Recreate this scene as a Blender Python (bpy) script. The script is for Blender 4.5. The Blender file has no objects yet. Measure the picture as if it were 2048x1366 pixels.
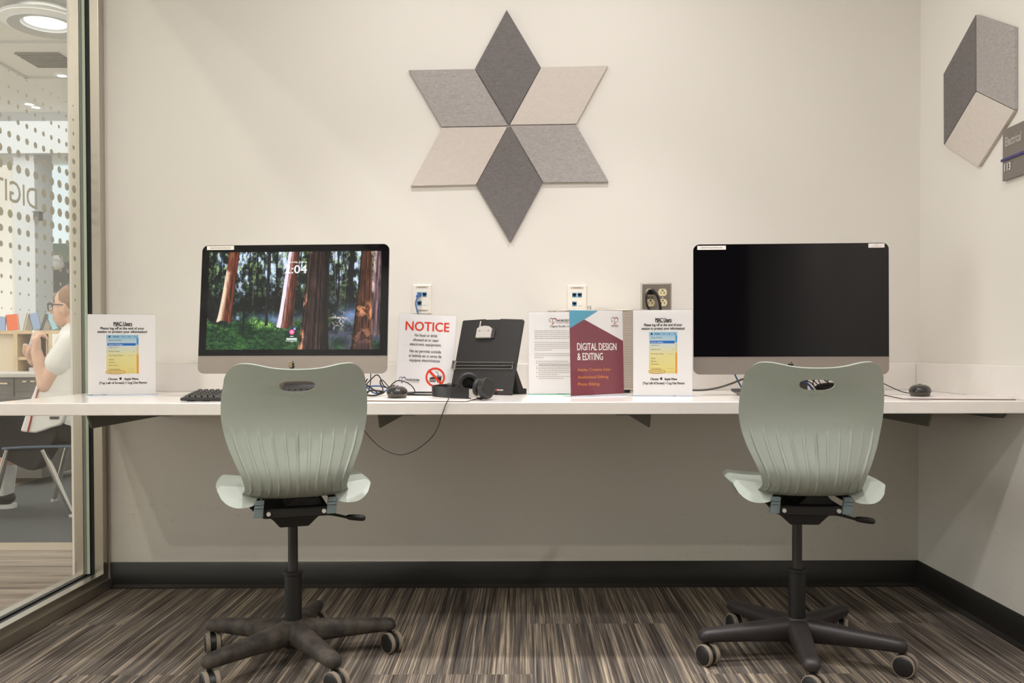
import bpy, bmesh, math, random
import numpy as np
from mathutils import Matrix, Vector, Euler

random.seed(7)
RNG = np.random.default_rng(11)
S = bpy.context.scene
COL = S.collection
PI = math.pi
R = math.radians

# ------------------------------------------------------------------ camera
FPX = 1740.0            # focal length in pixels of the 2048 px wide frame
DIST = 3.398            # camera to the back wall (wall plane is y = 0)
CAMH = 0.928            # camera height above the floor
DESK = 0.770            # worktop height
PITCH, ROLL = R(0.9), R(-0.14)
cam_data = bpy.data.cameras.new('camera')
cam = bpy.data.objects.new('camera', cam_data)
COL.objects.link(cam)
cam_data.sensor_width = 36.0
cam_data.lens = FPX * 36.0 / 2048.0
cam_data.shift_x = -18.0 / 2048.0
cam_data.shift_y = 44.3 / 2048.0
cam_data.clip_start = 0.02
CAM_M = Matrix.Translation((0, -DIST, CAMH)) @ Matrix.Rotation(PI / 2 - PITCH, 4, 'X') @ Matrix.Rotation(ROLL, 4, 'Z')
cam.matrix_world = CAM_M
S.camera = cam

# ------------------------------------------------------------------ exposure
S.view_settings.view_transform = 'Standard'
S.view_settings.look = 'None'
S.view_settings.gamma = 1.0
S.view_settings.use_curve_mapping = False
S.view_settings.exposure = -0.37
S.cycles.use_denoising = True
S.cycles.transparent_max_bounces = 24
S.cycles.max_bounces = 10
S.cycles.sample_clamp_indirect = 6.0

# ------------------------------------------------------------------ world and lights
W = bpy.data.worlds.new('daylight'); S.world = W
W.use_nodes = True
W.node_tree.nodes['Background'].inputs[0].default_value = (0.80, 0.90, 1.0, 1)
W.node_tree.nodes['Background'].inputs[1].default_value = 0.9

WARM = (1.0, 0.98, 0.99)
def disk(name, loc, power, size=0.16, color=WARM, rot=(0, 0, 0), spread=None):
    l = bpy.data.lights.new(name, 'AREA'); l.shape = 'DISK'; l.size = size
    l.energy = power; l.color = color
    if spread: l.spread = spread
    o = bpy.data.objects.new(name, l); o.location = loc; o.rotation_euler = rot
    COL.objects.link(o); return o
def beam(name, loc, power, cone=78, color=WARM):
    l = bpy.data.lights.new(name, 'SPOT'); l.energy = power; l.color = color; l.spot_size = R(cone); l.spot_blend = 1.0; l.shadow_soft_size = 0.055
    o = bpy.data.objects.new(name, l); o.location = loc; COL.objects.link(o); return o
# three rows of recessed ceiling downlights of the small room: each a wide glow and a downward beam
for x in (-0.45, 0.38):
    disk('downlight_near_wall', (x, -0.71, 2.72), 6.2); beam('downlight_near_wall_beam', (x, -0.71, 2.71), 105)
for x, k in ((-0.95, 1.0), (0.1, 1.0), (1.0, 1.65)):
    disk('downlight_middle', (x, -1.88, 2.72), 8.8 * k); beam('downlight_middle_beam', (x, -1.88, 2.71), 46 * k)
    disk('downlight_rear', (x, -3.02, 2.72), 9.0 * k); beam('downlight_rear_beam', (x, -3.02, 2.71), 36 * k)
# the library beyond the glass
CORR = (1.0, 0.93, 0.84)
disk('corridor_downlight', (-2.53, -4.5, 3.8), 135, .11, CORR)
disk('corridor_downlight', (-2.93, -4.86, 3.8), 105, .11, CORR)
def area(name, loc, sx, sy, power, color=(1, 1, 1), rot=(0, 0, 0)):
    l = bpy.data.lights.new(name, 'AREA'); l.shape = 'RECTANGLE'; l.size = sx; l.size_y = sy
    l.energy = power; l.color = color
    o = bpy.data.objects.new(name, l); o.location = loc; o.rotation_euler = rot
    COL.objects.link(o); return o
area('library_ceiling_light', (-6.0, 4.0, 3.8), 7, 7, 280, (1, .985, .965))
area('library_ceiling_light', (-3.4, 1.8, 3.8), 2.0, 3.0, 80, (1, .98, .95))
area('library_window_light', (-13.5, 4.0, 2.2), 8, 3, 170, (.9, .96, 1), (0, R(-90), 0))

area('library_side_fill', (-9.5, -2.6, 1.9), 2.6, 5.0, 260, (1, .97, .92), (0, R(-90), 0))  # added unseen fill from the library side, brightens the right wall

# ------------------------------------------------------------------ pixel -> place
def ray(px, py):
    d = Vector(((px - 1024.0) / FPX + cam_data.shift_x * 2048 / FPX, (683.0 - py) / FPX + cam_data.shift_y * 2048 / FPX, -1.0))
    return CAM_M.to_translation(), (CAM_M.to_3x3() @ d)
def on_y(px, py, y):
    o, d = ray(px, py); return o + d * ((y - o.y) / d.y)
def on_z(px, py, z):
    o, d = ray(px, py); return o + d * ((z - o.z) / d.z)
def on_x(px, py, x):
    o, d = ray(px, py); return o + d * ((x - o.x) / d.x)
def at_d(px, py, d): return on_y(px, py, d - DIST)

# ------------------------------------------------------------------ colours and materials
def lin(c):
    return tuple((v / 12.92 if v <= 0.04045 else ((v + 0.055) / 1.055) ** 2.4) for v in c)
def rgb(r, g, b): return lin((r / 255., g / 255., b / 255.))

def new_mat(name):
    m = bpy.data.materials.new(name); m.use_nodes = True
    nt = m.node_tree; return m, nt, nt.nodes['Principled BSDF']
def mat(name, col, rough=0.5, metal=0.0, spec=0.5, bump=0.0, bscale=200, var=0.0, vscale=6, emit=0):
    m, nt, b = new_mat(name)
    b.inputs['Base Color'].default_value = (*col, 1)
    b.inputs['Roughness'].default_value = rough
    b.inputs['Metallic'].default_value = metal
    b.inputs['Specular IOR Level'].default_value = spec
    if emit:
        b.inputs['Emission Color'].default_value = (*col, 1); b.inputs['Emission Strength'].default_value = emit
    if bump or var:
        tc = nt.nodes.new('ShaderNodeTexCoord')
    if var:
        n = nt.nodes.new('ShaderNodeTexNoise'); n.inputs['Scale'].default_value = vscale; n.inputs['Detail'].default_value = 5
        nt.links.new(tc.outputs['Object'], n.inputs['Vector'])
        mx = nt.nodes.new('ShaderNodeMix'); mx.data_type = 'RGBA'
        mx.inputs[6].default_value = (*[max(0, c * (1 - var)) for c in col], 1)
        mx.inputs[7].default_value = (*[min(1, c * (1 + var)) for c in col], 1)
        mr = nt.nodes.new('ShaderNodeMapRange'); mr.inputs[1].default_value = .34; mr.inputs[2].default_value = .66
        nt.links.new(n.outputs['Fac'], mr.inputs[0]); nt.links.new(mr.outputs[0], mx.inputs[0]); nt.links.new(mx.outputs[2], b.inputs['Base Color'])
    if bump:
        n = nt.nodes.new('ShaderNodeTexNoise'); n.inputs['Scale'].default_value = bscale; n.inputs['Detail'].default_value = 3
        nt.links.new(tc.outputs['Object'], n.inputs['Vector'])
        bp = nt.nodes.new('ShaderNodeBump'); bp.inputs['Strength'].default_value = bump; bp.inputs['Distance'].default_value = 0.002
        nt.links.new(n.outputs['Fac'], bp.inputs['Height']); nt.links.new(bp.outputs['Normal'], b.inputs['Normal'])
    return m
def pane_mat(name, tint=(1, 1, 1), ior=1.45, rough=0.0, refl=1.0):
    m = bpy.data.materials.new(name); m.use_nodes = True; nt = m.node_tree; nt.nodes.clear()
    out = nt.nodes.new('ShaderNodeOutputMaterial'); mix = nt.nodes.new('ShaderNodeMixShader')
    tr = nt.nodes.new('ShaderNodeBsdfTransparent'); gl = nt.nodes.new('ShaderNodeBsdfGlossy'); fr = nt.nodes.new('ShaderNodeFresnel')
    tr.inputs[0].default_value = (*tint, 1); gl.inputs['Roughness'].default_value = rough
    gl.inputs[0].default_value = (refl, refl, refl, 1)
    gm = nt.nodes.new('ShaderNodeNewGeometry'); mr = nt.nodes.new('ShaderNodeMapRange')      # same reflectance on both faces of the pane
    mr.inputs[3].default_value = ior; mr.inputs[4].default_value = 1.0 / ior
    nt.links.new(gm.outputs['Backfacing'], mr.inputs[0]); nt.links.new(mr.outputs[0], fr.inputs['IOR'])
    nt.links.new(fr.outputs[0], mix.inputs[0]); nt.links.new(tr.outputs[0], mix.inputs[1]); nt.links.new(gl.outputs[0], mix.inputs[2])
    nt.links.new(mix.outputs[0], out.inputs[0]); return m
def attr_mat(name, rough=0.6, emit=0.0):
    """Printed matter / display: every face carries the ink's own colour in the attribute Col."""
    m, nt, b = new_mat(name)
    a = nt.nodes.new('ShaderNodeAttribute'); a.attribute_name = 'Col'
    b.inputs['Roughness'].default_value = rough
    if emit:
        b.inputs['Base Color'].default_value = (0.004, 0.004, 0.004, 1); b.inputs['Roughness'].default_value = 0.12
        nt.links.new(a.outputs['Color'], b.inputs['Emission Color']); b.inputs['Emission Strength'].default_value = emit
    else:
        b.inputs['Specular IOR Level'].default_value = 0.2
        nt.links.new(a.outputs['Color'], b.inputs['Base Color'])
    return m

# ------------------------------------------------------------------ mesh builder
def wmat(o):
    m = o.matrix_basis.copy(); p = o.parent
    while p is not None:
        m = p.matrix_basis @ m; p = p.parent
    return m

class MB:
    def __init__(s): s.v = []; s.f = []; s.mi = []; s.c = []; s.m = 0; s.col = None; s.T = None
    def vert(s, p):
        p = Vector(p)
        if s.T is not None: p = s.T @ p
        s.v.append(p); return len(s.v) - 1
    def face(s, idx):
        s.f.append(tuple(idx)); s.mi.append(s.m); s.c.append(s.col)
    def poly(s, pts): s.face([s.vert(p) for p in pts])
    def box(s, x0, x1, y0, y1, z0, z1):
        b = len(s.v)
        for z in (z0, z1):
            for x, y in ((x0, y0), (x1, y0), (x1, y1), (x0, y1)): s.vert((x, y, z))
        for q in ((3, 2, 1, 0), (4, 5, 6, 7), (0, 1, 5, 4), (1, 2, 6, 5), (2, 3, 7, 6), (3, 0, 4, 7)): s.face([b + i for i in q])
        return s
    def loft(s, rings, close=True, cap=True):
        b = len(s.v); n = len(rings[0])
        for r in rings:
            for p in r: s.vert(p)
        for i in range(len(rings) - 1):
            for j in range(n if close else n - 1):
                k = (j + 1) % n
                s.face((b + i * n + j, b + i * n + k, b + (i + 1) * n + k, b + (i + 1) * n + j))
        if cap and close:
            s.face([b + j for j in reversed(range(n))]); s.face([b + (len(rings) - 1) * n + j for j in range(n)])
        return s
    def prism(s, pts, axis, a, c):
        def P(u, v, w): return {'x': (w, u, v), 'y': (u, w, v), 'z': (u, v, w)}[axis]
        return s.loft([[P(u, v, a) for u, v in pts], [P(u, v, c) for u, v in pts]])
    def tube(s, pts, r, n=8, cap=True):
        pts = [Vector(p) for p in pts]; rs = r if isinstance(r, (list, tuple)) else [r] * len(pts)
        rings = []; nrm = None
        for i, p in enumerate(pts):
            t = (pts[min(i + 1, len(pts) - 1)] - pts[max(i - 1, 0)])
            t = t.normalized() if t.length > 1e-9 else Vector((0, 0, 1))
            if nrm is None:
                nrm = t.cross(Vector((0, 0, 1)) if abs(t.z) < 0.9 else Vector((1, 0, 0))).normalized()
            else:
                nrm = nrm - t * nrm.dot(t); nrm.normalize()
            bn = t.cross(nrm)
            rings.append([p + (nrm * math.cos(2 * PI * k / n) + bn * math.sin(2 * PI * k / n)) * rs[i] for k in range(n)])
        return s.loft(rings, True, cap)
    def cyl(s, p0, p1, r0, r1=None, n=24): return s.tube([p0, p1], [r0, r0 if r1 is None else r1], n)
    def lathe(s, prof, o=(0, 0, 0), axis=(0, 0, 1), n=32):
        hollow = min(prof[0][0], prof[-1][0]) > .004
        if hollow and prof[0] != prof[-1]: prof = list(prof) + [prof[0]]
        o = Vector(o); a = Vector(axis).normalized()
        u = a.cross(Vector((0, 0, 1)) if abs(a.z) < 0.9 else Vector((1, 0, 0))).normalized(); w = a.cross(u)
        return s.loft([[o + a * h + (u * math.cos(2 * PI * k / n) + w * math.sin(2 * PI * k / n)) * max(r, 1e-5) for k in range(n)] for r, h in prof], True, not hollow)
    def ball(s, c, r, rot=None, nu=20, nv=14):
        c = Vector(c); r = Vector(r) if not isinstance(r, (int, float)) else Vector((r, r, r)); rings = []
        for i in range(nv + 1):
            th = PI * i / nv; th = min(max(th, 1e-3), PI - 1e-3); ring = []
            for k in range(nu):
                p = Vector((r.x * math.sin(th) * math.cos(2 * PI * k / nu), r.y * math.sin(th) * math.sin(2 * PI * k / nu), -r.z * math.cos(th)))
                if rot is not None: p = rot @ p
                ring.append(c + p)
            rings.append(ring)
        return s.loft(rings)
    def grid(s, fn, nu, nv):
        b = len(s.v)
        for j in range(nv + 1):
            for i in range(nu + 1): s.vert(fn(i / nu, j / nv))
        for j in range(nv):
            for i in range(nu):
                a = b + j * (nu + 1) + i
                s.face((a, a + 1, a + nu + 2, a + nu + 1))
        return s
    def build(s, name, mats, parent=None, smooth=None, bevel=0.0, seg=2, world=False):
        me = bpy.data.meshes.new(name)
        vs = s.v
        if parent is not None and world:
            inv = wmat(parent).inverted(); vs = [inv @ v for v in vs]
        me.from_pydata([tuple(v) for v in vs], [], s.f)
        mats = mats if isinstance(mats, (list, tuple)) else [mats]
        for m in mats: me.materials.append(m)
        if len(mats) > 1: me.polygons.foreach_set('material_index', s.mi)
        if any(c is not None for c in s.c):
            at = me.color_attributes.new('Col', 'FLOAT_COLOR', 'CORNER'); arr = []
            for f, c in zip(s.f, s.c): arr.extend(list((*(c or (0, 0, 0)), 1.0)) * len(f))
            at.data.foreach_set('color', arr)
        me.update()
        bm = bmesh.new(); bm.from_mesh(me); bmesh.ops.recalc_face_normals(bm, faces=bm.faces) if not any(c is not None for c in s.c) else None
        bm.to_mesh(me); bm.free()
        if smooth is not None:
            me.polygons.foreach_set('use_smooth', [True] * len(me.polygons))
            me.set_sharp_from_angle(angle=R(smooth))
        o = bpy.data.objects.new(name, me); COL.objects.link(o)
        if parent is not None: o.parent = parent
        if bevel:
            bv = o.modifiers.new('bevel', 'BEVEL'); bv.width = bevel; bv.segments = seg; bv.limit_method = 'ANGLE'; bv.angle_limit = R(40)
            bv.harden_normals = False
        return o

def tag(o, label=None, cat=None, group=None, kind=None):
    if label: o['label'] = label
    if cat: o['category'] = cat
    if group: o['group'] = group
    if kind: o['kind'] = kind
    return o
def thing(name, label, cat, loc=(0, 0, 0), rz=0.0, group=None, M=None):
    o = bpy.data.objects.new(name, None); COL.objects.link(o); o.empty_display_size = 0.05
    if M is not None: o.matrix_basis = M
    else: o.location = loc; o.rotation_euler = (0, 0, rz); o.matrix_basis = Matrix.Translation(loc) @ Matrix.Rotation(rz, 4, 'Z')
    return tag(o, label, cat, group)
def struct(name, mb, m, parent=None, **k):
    o = mb.build(name, m, parent, **k)
    if parent is None: o['kind'] = 'structure'
    return o
def apply_mods(o):
    dg = bpy.context.evaluated_depsgraph_get(); dg.update()
    me = bpy.data.meshes.new_from_object(o.evaluated_get(dg), depsgraph=dg)
    o.modifiers.clear(); o.data = me; return me

def smooth_path(pts, n=12):
    """Catmull-Rom through the points."""
    P = [Vector(p) for p in pts]; P = [P[0] * 2 - P[1]] + P + [P[-1] * 2 - P[-2]]; out = []
    for i in range(1, len(P) - 2):
        for k in range(n):
            t = k / n; a, b, c, d = P[i - 1], P[i], P[i + 1], P[i + 2]
            out.append(0.5 * ((2 * b) + (c - a) * t + (2 * a - 5 * b + 4 * c - d) * t * t + (3 * b - a - 3 * c + d) * t ** 3))
    out.append(P[-2]); return out

# flat lettering: returns (verts2d, faces) of a line of text
_text_cache = {}
def letters(body, size, bold=0.0, align='CENTER', xs=1.0, space=1.0):
    key = (body, round(bold, 4), xs, space)
    if key not in _text_cache:
        cu = bpy.data.curves.new('lettering', 'FONT'); cu.body = body; cu.size = 1.0; cu.offset = bold; cu.space_character = space
        cu.resolution_u = 3; cu.align_x = 'LEFT'
        o = bpy.data.objects.new('lettering', cu); COL.objects.link(o)
        dg = bpy.context.evaluated_depsgraph_get(); dg.update()
        me = bpy.data.meshes.new_from_object(o.evaluated_get(dg), depsgraph=dg)
        vs = [(v.co.x * xs, v.co.y) for v in me.vertices]; fs = [tuple(p.vertices) for p in me.polygons]
        bpy.data.objects.remove(o); bpy.data.curves.remove(cu); bpy.data.meshes.remove(me)
        _text_cache[key] = (vs, fs)
    vs, fs = _text_cache[key]
    if not vs: return [], []
    x0 = min(v[0] for v in vs); x1 = max(v[0] for v in vs)
    off = {'LEFT': -x0, 'CENTER': -(x0 + x1) / 2, 'RIGHT': -x1}[align]
    return [((x + off) * size, y * size) for x, y in vs], fs

class Print:
    """Ink on a flat face: coordinates (u right, w up), y = -depth; colours per face."""
    def __init__(s, y=-0.0006): s.mb = MB(); s.y = y; s.k = 0
    def _y(s, layer): return s.y - layer * 0.00012
    def text(s, body, u, w, size, col, bold=0.0, align='CENTER', xs=1.0, layer=3, space=1.0, width=None, mirror=False):
        vs, fs = letters(body, size, 0.0, align, xs, space)
        if not vs: return
        k = 1.0
        if width:
            w0 = max(v[0] for v in vs) - min(v[0] for v in vs); k = width / w0
        s.mb.col = col; e = bold * size
        for q_, (dx, dz) in enumerate(((0, 0),) if not bold else ((-e, 0), (e, 0), (0, e * .6), (0, -e * .6))):     # heavier strokes
            b = len(s.mb.v)
            for x, z in vs: s.mb.vert((u + (x * k + dx) * (-1 if mirror else 1), s._y(layer) - q_ * .00005, w + z + dz))
            for f in fs: s.mb.face([b + i for i in f])
    def poly(s, pts, col, layer=1):
        s.mb.col = col; s.mb.poly([(u, s._y(layer), w) for u, w in pts])
    def rect(s, u0, u1, w0, w1, col, layer=1): s.poly([(u0, w0), (u1, w0), (u1, w1), (u0, w1)], col, layer)
    def disc(s, u, w, r, col, layer=1, n=32, rw=None): s.poly([(u + r * math.cos(2 * PI * i / n), w + (rw or r) * math.sin(2 * PI * i / n)) for i in range(n)], col, layer)
    def arc(s, u, w, r0, r1, a0, a1, col, layer=1, n=24, ky=1.0):
        s.mb.col = col
        for i in range(n):
            a, b = R(a0 + (a1 - a0) * i / n), R(a0 + (a1 - a0) * (i + 1) / n)
            s.mb.poly([(u + r * math.cos(t), s._y(layer), w + r * math.sin(t) * ky) for r, t in ((r0, a), (r1, a), (r1, b), (r0, b))])
    def line(s, p, q, wd, col, layer=1):
        d = Vector((q[0] - p[0], q[1] - p[1])).normalized() * (wd / 2); n = (-d.y, d.x)
        s.poly([(p[0] + n[0], p[1] + n[1]), (p[0] - n[0], p[1] - n[1]), (q[0] - n[0], q[1] - n[1]), (q[0] + n[0], q[1] + n[1])], col, layer)
    def fruit(s, u, w, h, col, layer=4):
        """the apple mark: body with a bite on the right and a leaf"""
        body = [(0, .74), (-.12, .80), (-.27, .80), (-.42, .72), (-.5, .56), (-.51, .36), (-.44, .12), (-.31, -.08), (-.2, -.15), (-.1, -.14), (0, -.10),
                (.1, -.14), (.2, -.15), (.31, -.08), (.42, .09), (.48, .22), (.38, .30), (.33, .43), (.35, .56), (.45, .67), (.33, .78), (.2, .81), (.08, .77)]
        leaf = [(.01, .86), (.03, .97), (.1, 1.06), (.23, 1.12), (.22, 1.0), (.14, .90)]
        k = h / 1.27
        s.poly([(u + a * k, w + (b - .48) * k) for a, b in body], col, layer); s.poly([(u + a * k, w + (b - .48) * k) for a, b in leaf], col, layer)
    def build(s, name, m, parent, label=None):
        o = s.mb.build(name, m, parent)
        if label: o['label'] = label
        return o
# ------------------------------------------------------------------ shared materials
M = {}
def wall_paint(name, col, scuff=True):
    m, nt, b = new_mat(name); N = nt.nodes; L = nt.links
    b.inputs['Roughness'].default_value = 0.55; b.inputs['Specular IOR Level'].default_value = 0.3
    tc = N.new('ShaderNodeTexCoord')
    bn = N.new('ShaderNodeTexNoise'); bn.inputs['Scale'].default_value = 260; bn.inputs['Detail'].default_value = 2
    L.new(tc.outputs['Object'], bn.inputs['Vector'])
    bp = N.new('ShaderNodeBump'); bp.inputs['Strength'].default_value = 0.12; bp.inputs['Distance'].default_value = 0.001
    L.new(bn.outputs['Fac'], bp.inputs['Height']); L.new(bp.outputs['Normal'], b.inputs['Normal'])
    if scuff:   # shoe scuffs and rubbed marks on the lowest half metre
        mp = N.new('ShaderNodeMapping'); mp.inputs['Scale'].default_value = (7, 7, 16); mp.inputs['Rotation'].default_value = (0, R(24), 0)
        L.new(tc.outputs['Object'], mp.inputs['Vector'])
        n1 = N.new('ShaderNodeTexNoise'); n1.inputs['Scale'].default_value = 3.0; n1.inputs['Detail'].default_value = 8; n1.inputs['Roughness'].default_value = .72; n1.inputs['Distortion'].default_value = 1.2
        L.new(mp.outputs[0], n1.inputs['Vector'])
        r1 = N.new('ShaderNodeMapRange'); r1.inputs[1].default_value = .58; r1.inputs[2].default_value = .74; L.new(n1.outputs['Fac'], r1.inputs[0])
        n2 = N.new('ShaderNodeTexNoise'); n2.inputs['Scale'].default_value = 1.7; n2.inputs['Detail'].default_value = 2; L.new(tc.outputs['Object'], n2.inputs['Vector'])
        r2 = N.new('ShaderNodeMapRange'); r2.inputs[1].default_value = .42; r2.inputs[2].default_value = .62; L.new(n2.outputs['Fac'], r2.inputs[0])
        sp = N.new('ShaderNodeSeparateXYZ'); L.new(tc.outputs['Object'], sp.inputs[0])
        r3 = N.new('ShaderNodeMapRange'); r3.inputs[1].default_value = .50; r3.inputs[2].default_value = .30; L.new(sp.outputs['Z'], r3.inputs[0])
        mu = N.new('ShaderNodeMath'); mu.operation = 'MULTIPLY'; L.new(r1.outputs[0], mu.inputs[0]); L.new(r2.outputs[0], mu.inputs[1])
        m2 = N.new('ShaderNodeMath'); m2.operation = 'MULTIPLY'; L.new(mu.outputs[0], m2.inputs[0]); L.new(r3.outputs[0], m2.inputs[1])
        m3 = N.new('ShaderNodeMath'); m3.operation = 'MULTIPLY'; L.new(m2.outputs[0], m3.inputs[0]); m3.inputs[1].default_value = .55
        mx = N.new('ShaderNodeMix'); mx.data_type = 'RGBA'; mx.inputs[6].default_value = (*col, 1); mx.inputs[7].default_value = (*[c * .42 for c in col], 1)
        L.new(m3.outputs[0], mx.inputs[0]); L.new(mx.outputs[2], b.inputs['Base Color'])
    else: b.inputs['Base Color'].default_value = (*col, 1)
    return m
M['wall'] = wall_paint('wall_paint', rgb(226, 221, 212))
M['wall_plain'] = wall_paint('wall_paint_plain', rgb(226, 221, 212), False)
M['ceiling'] = mat('ceiling_paint', rgb(235, 233, 228), .8)
M['dim_wall'] = mat('rear_wall_paint', rgb(108, 102, 95), .8)
M['base'] = mat('rubber_base', rgb(34, 32, 29), .38, bump=.15, bscale=60)
M['alu'] = mat('brushed_aluminium', rgb(190, 184, 172), .3, .9, bump=.05, bscale=300)
M['gasket'] = mat('black_gasket', rgb(16, 15, 14), .6)
M['glass'] = pane_mat('window_glass', (.965, .985, .975), 1.5)
M['glass_edge'] = mat('glass_edge', rgb(176, 190, 168), .3)
M['film'] = mat('frosted_vinyl', rgb(172, 162, 144), .7)
M['quartz'] = mat('white_quartz', rgb(235, 229, 222), .16, spec=.5, var=.012, vscale=25)
M['bracket'] = mat('bracket_paint', rgb(112, 112, 104), .45, .2)
def carpet(name, dark, mid, light, blue, sx=150, along='Y', tile=.46):
    m, nt, b = new_mat(name); N = nt.nodes; L = nt.links
    b.inputs['Roughness'].default_value = .95; b.inputs['Specular IOR Level'].default_value = .1
    tc = N.new('ShaderNodeTexCoord'); sp = N.new('ShaderNodeSeparateXYZ'); L.new(tc.outputs['Object'], sp.inputs[0])
    A, B = ('X', 'Y') if along == 'Y' else ('Y', 'X')
    def mth(op, a, bb):
        n = N.new('ShaderNodeMath'); n.operation = op
        for i, q in enumerate((a, bb)):
            if isinstance(q, (int, float)): n.inputs[i].default_value = q
            elif q is not None: L.new(q, n.inputs[i])
        return n.outputs[0]
    tx = mth('FLOOR', mth('DIVIDE', mth('ADD', sp.outputs[A], 20 * tile - .03), tile), 0)
    par = mth('MULTIPLY', mth('MODULO', tx, 2), tile)                      # every second row of carpet planks is staggered
    ty = mth('FLOOR', mth('DIVIDE', mth('ADD', mth('ADD', sp.outputs[B], .462 + 20 * tile), par), 2 * tile), 0)
    off = mth('ADD', mth('MULTIPLY', ty, 17.3), mth('MULTIPLY', tx, 7.7))
    def stripes(ax, ay, det):
        cb = N.new('ShaderNodeCombineXYZ')
        L.new(mth('MULTIPLY', sp.outputs[A], ax), cb.inputs[0]); L.new(mth('MULTIPLY', sp.outputs[B], ay), cb.inputs[1]); L.new(off, cb.inputs[2])
        n = N.new('ShaderNodeTexNoise'); n.inputs['Scale'].default_value = 1; n.inputs['Detail'].default_value = det; n.inputs['Roughness'].default_value = .62
        L.new(cb.outputs[0], n.inputs['Vector']); return n.outputs['Fac']
    s1 = stripes(sx, 2.2, 5); s2 = stripes(sx * .22, .8, 3); s3 = stripes(sx * .9, 1.3, 1)
    mixv = mth('ADD', mth('MULTIPLY', s1, .60), mth('MULTIPLY', s2, .40))
    cr = N.new('ShaderNodeValToRGB'); e = cr.color_ramp.elements
    e[0].position = .37; e[0].color = (*dark, 1); e[1].position = .66; e[1].color = (*light, 1)
    q = e.new(.5); q.color = (*mid, 1)
    L.new(mixv, cr.inputs[0])
    mx = N.new('ShaderNodeMix'); mx.data_type = 'RGBA'; mx.inputs[7].default_value = (*blue, 1)
    L.new(cr.outputs[0], mx.inputs[6])
    rg = N.new('ShaderNodeMapRange'); rg.inputs[1].default_value = .55; rg.inputs[2].default_value = .66; rg.inputs[4].default_value = .75
    L.new(s3, rg.inputs[0]); L.new(rg.outputs[0], mx.inputs[0])
    L.new(mx.outputs[2], b.inputs['Base Color'])
    fz = N.new('ShaderNodeTexNoise'); fz.inputs['Scale'].default_value = 500; L.new(tc.outputs['Object'], fz.inputs['Vector'])
    bp = N.new('ShaderNodeBump'); bp.inputs['Strength'].default_value = .5; bp.inputs['Distance'].default_value = .003
    L.new(mth('ADD', fz.outputs['Fac'], s1), bp.inputs['Height']); L.new(bp.outputs['Normal'], b.inputs['Normal'])
    return m
M['carpet'] = carpet('striped_carpet', rgb(48, 42, 38), rgb(98, 89, 80), rgb(190, 173, 150), rgb(86, 84, 84), sx=185)
M['corridor_carpet'] = carpet('corridor_carpet', rgb(106, 94, 84), rgb(152, 138, 125), rgb(184, 170, 156), rgb(146, 137, 128), sx=90, along='X', tile=1.0)
M['grey_carpet'] = mat('grey_carpet', rgb(90, 91, 91), .95, spec=.1, bump=.6, bscale=300, var=.15, vscale=60)
M['pale_floor'] = mat('pale_floor', rgb(205, 190, 168), .5)
M['strip'] = mat('floor_strip', rgb(172, 156, 138), .5)
def felt(name, col, streak=.25):
    m, nt, b = new_mat(name); N = nt.nodes; L = nt.links
    b.inputs['Roughness'].default_value = .95; b.inputs['Specular IOR Level'].default_value = .1
    tc = N.new('ShaderNodeTexCoord'); mp = N.new('ShaderNodeMapping'); mp.inputs['Scale'].default_value = (60, 60, 190); mp.inputs['Rotation'].default_value = (0, R(20), 0)
    L.new(tc.outputs['Object'], mp.inputs[0])
    n = N.new('ShaderNodeTexNoise'); n.inputs['Scale'].default_value = 1; n.inputs['Detail'].default_value = 7; n.inputs['Roughness'].default_value = .7; n.inputs['Distortion'].default_value = 1.5
    L.new(mp.outputs[0], n.inputs['Vector'])
    cr = N.new('ShaderNodeMapRange'); cr.inputs[1].default_value = .3; cr.inputs[2].default_value = .72; L.new(n.outputs['Fac'], cr.inputs[0])
    mx = N.new('ShaderNodeMix'); mx.data_type = 'RGBA'; mx.inputs[6].default_value = (*[c * (1 - streak) for c in col], 1); mx.inputs[7].default_value = (*[min(1, c * (1 + streak)) for c in col], 1)
    L.new(cr.outputs[0], mx.inputs[0]); L.new(mx.outputs[2], b.inputs['Base Color'])
    bp = N.new('ShaderNodeBump'); bp.inputs['Strength'].default_value = .35; bp.inputs['Distance'].default_value = .002
    L.new(n.outputs['Fac'], bp.inputs['Height']); L.new(bp.outputs['Normal'], b.inputs['Normal'])
    return m
M['felt_dark'] = felt('dark_felt', rgb(118, 113, 111), .26)
M['felt_mid'] = felt('mid_felt', rgb(168, 162, 158), .24)
M['felt_light'] = felt('light_felt', rgb(207, 197, 188), .09)
M['mint'] = mat('mint_plastic', rgb(152, 158, 147), .42, spec=.4, bump=.06, bscale=700)
M['mint_dark'] = mat('grey_blue_plastic', rgb(104, 117, 119), .5)
M['black'] = mat('black_plastic', rgb(30, 28, 27), .42, bump=.08, bscale=500)
M['matte_black'] = mat('matte_black_steel', rgb(26, 24, 23), .5)
M['dusty'] = mat('dusty_black_nylon', rgb(60, 53, 46), .75, var=.6, vscale=22, bump=.2, bscale=200)
M['charcoal'] = mat('charcoal_nylon', rgb(46, 41, 41), .48, var=.1, vscale=20)
M['tread'] = mat('caster_tread', rgb(132, 120, 106), .7)
M['bolt'] = mat('bright_bolt', rgb(225, 222, 215), .3, .3)
M['silver'] = mat('satin_aluminium', rgb(150, 140, 132), .38, .55, bump=.04, bscale=800)
M['silver_back'] = mat('satin_back', rgb(190, 186, 180), .35, .7)
M['screen_black'] = mat('black_glass', rgb(6, 5, 9), .06, spec=.4)
M['screen_on'] = attr_mat('lit_display', emit=1.38)
M['print'] = attr_mat('printed_ink')
M['paper'] = mat('white_paper', rgb(238, 233, 231), .7, spec=.2)
M['label'] = mat('paper_label', rgb(236, 230, 220), .6)
M['acrylic'] = pane_mat('clear_acrylic', (.985, .99, .992), 1.35)
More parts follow.
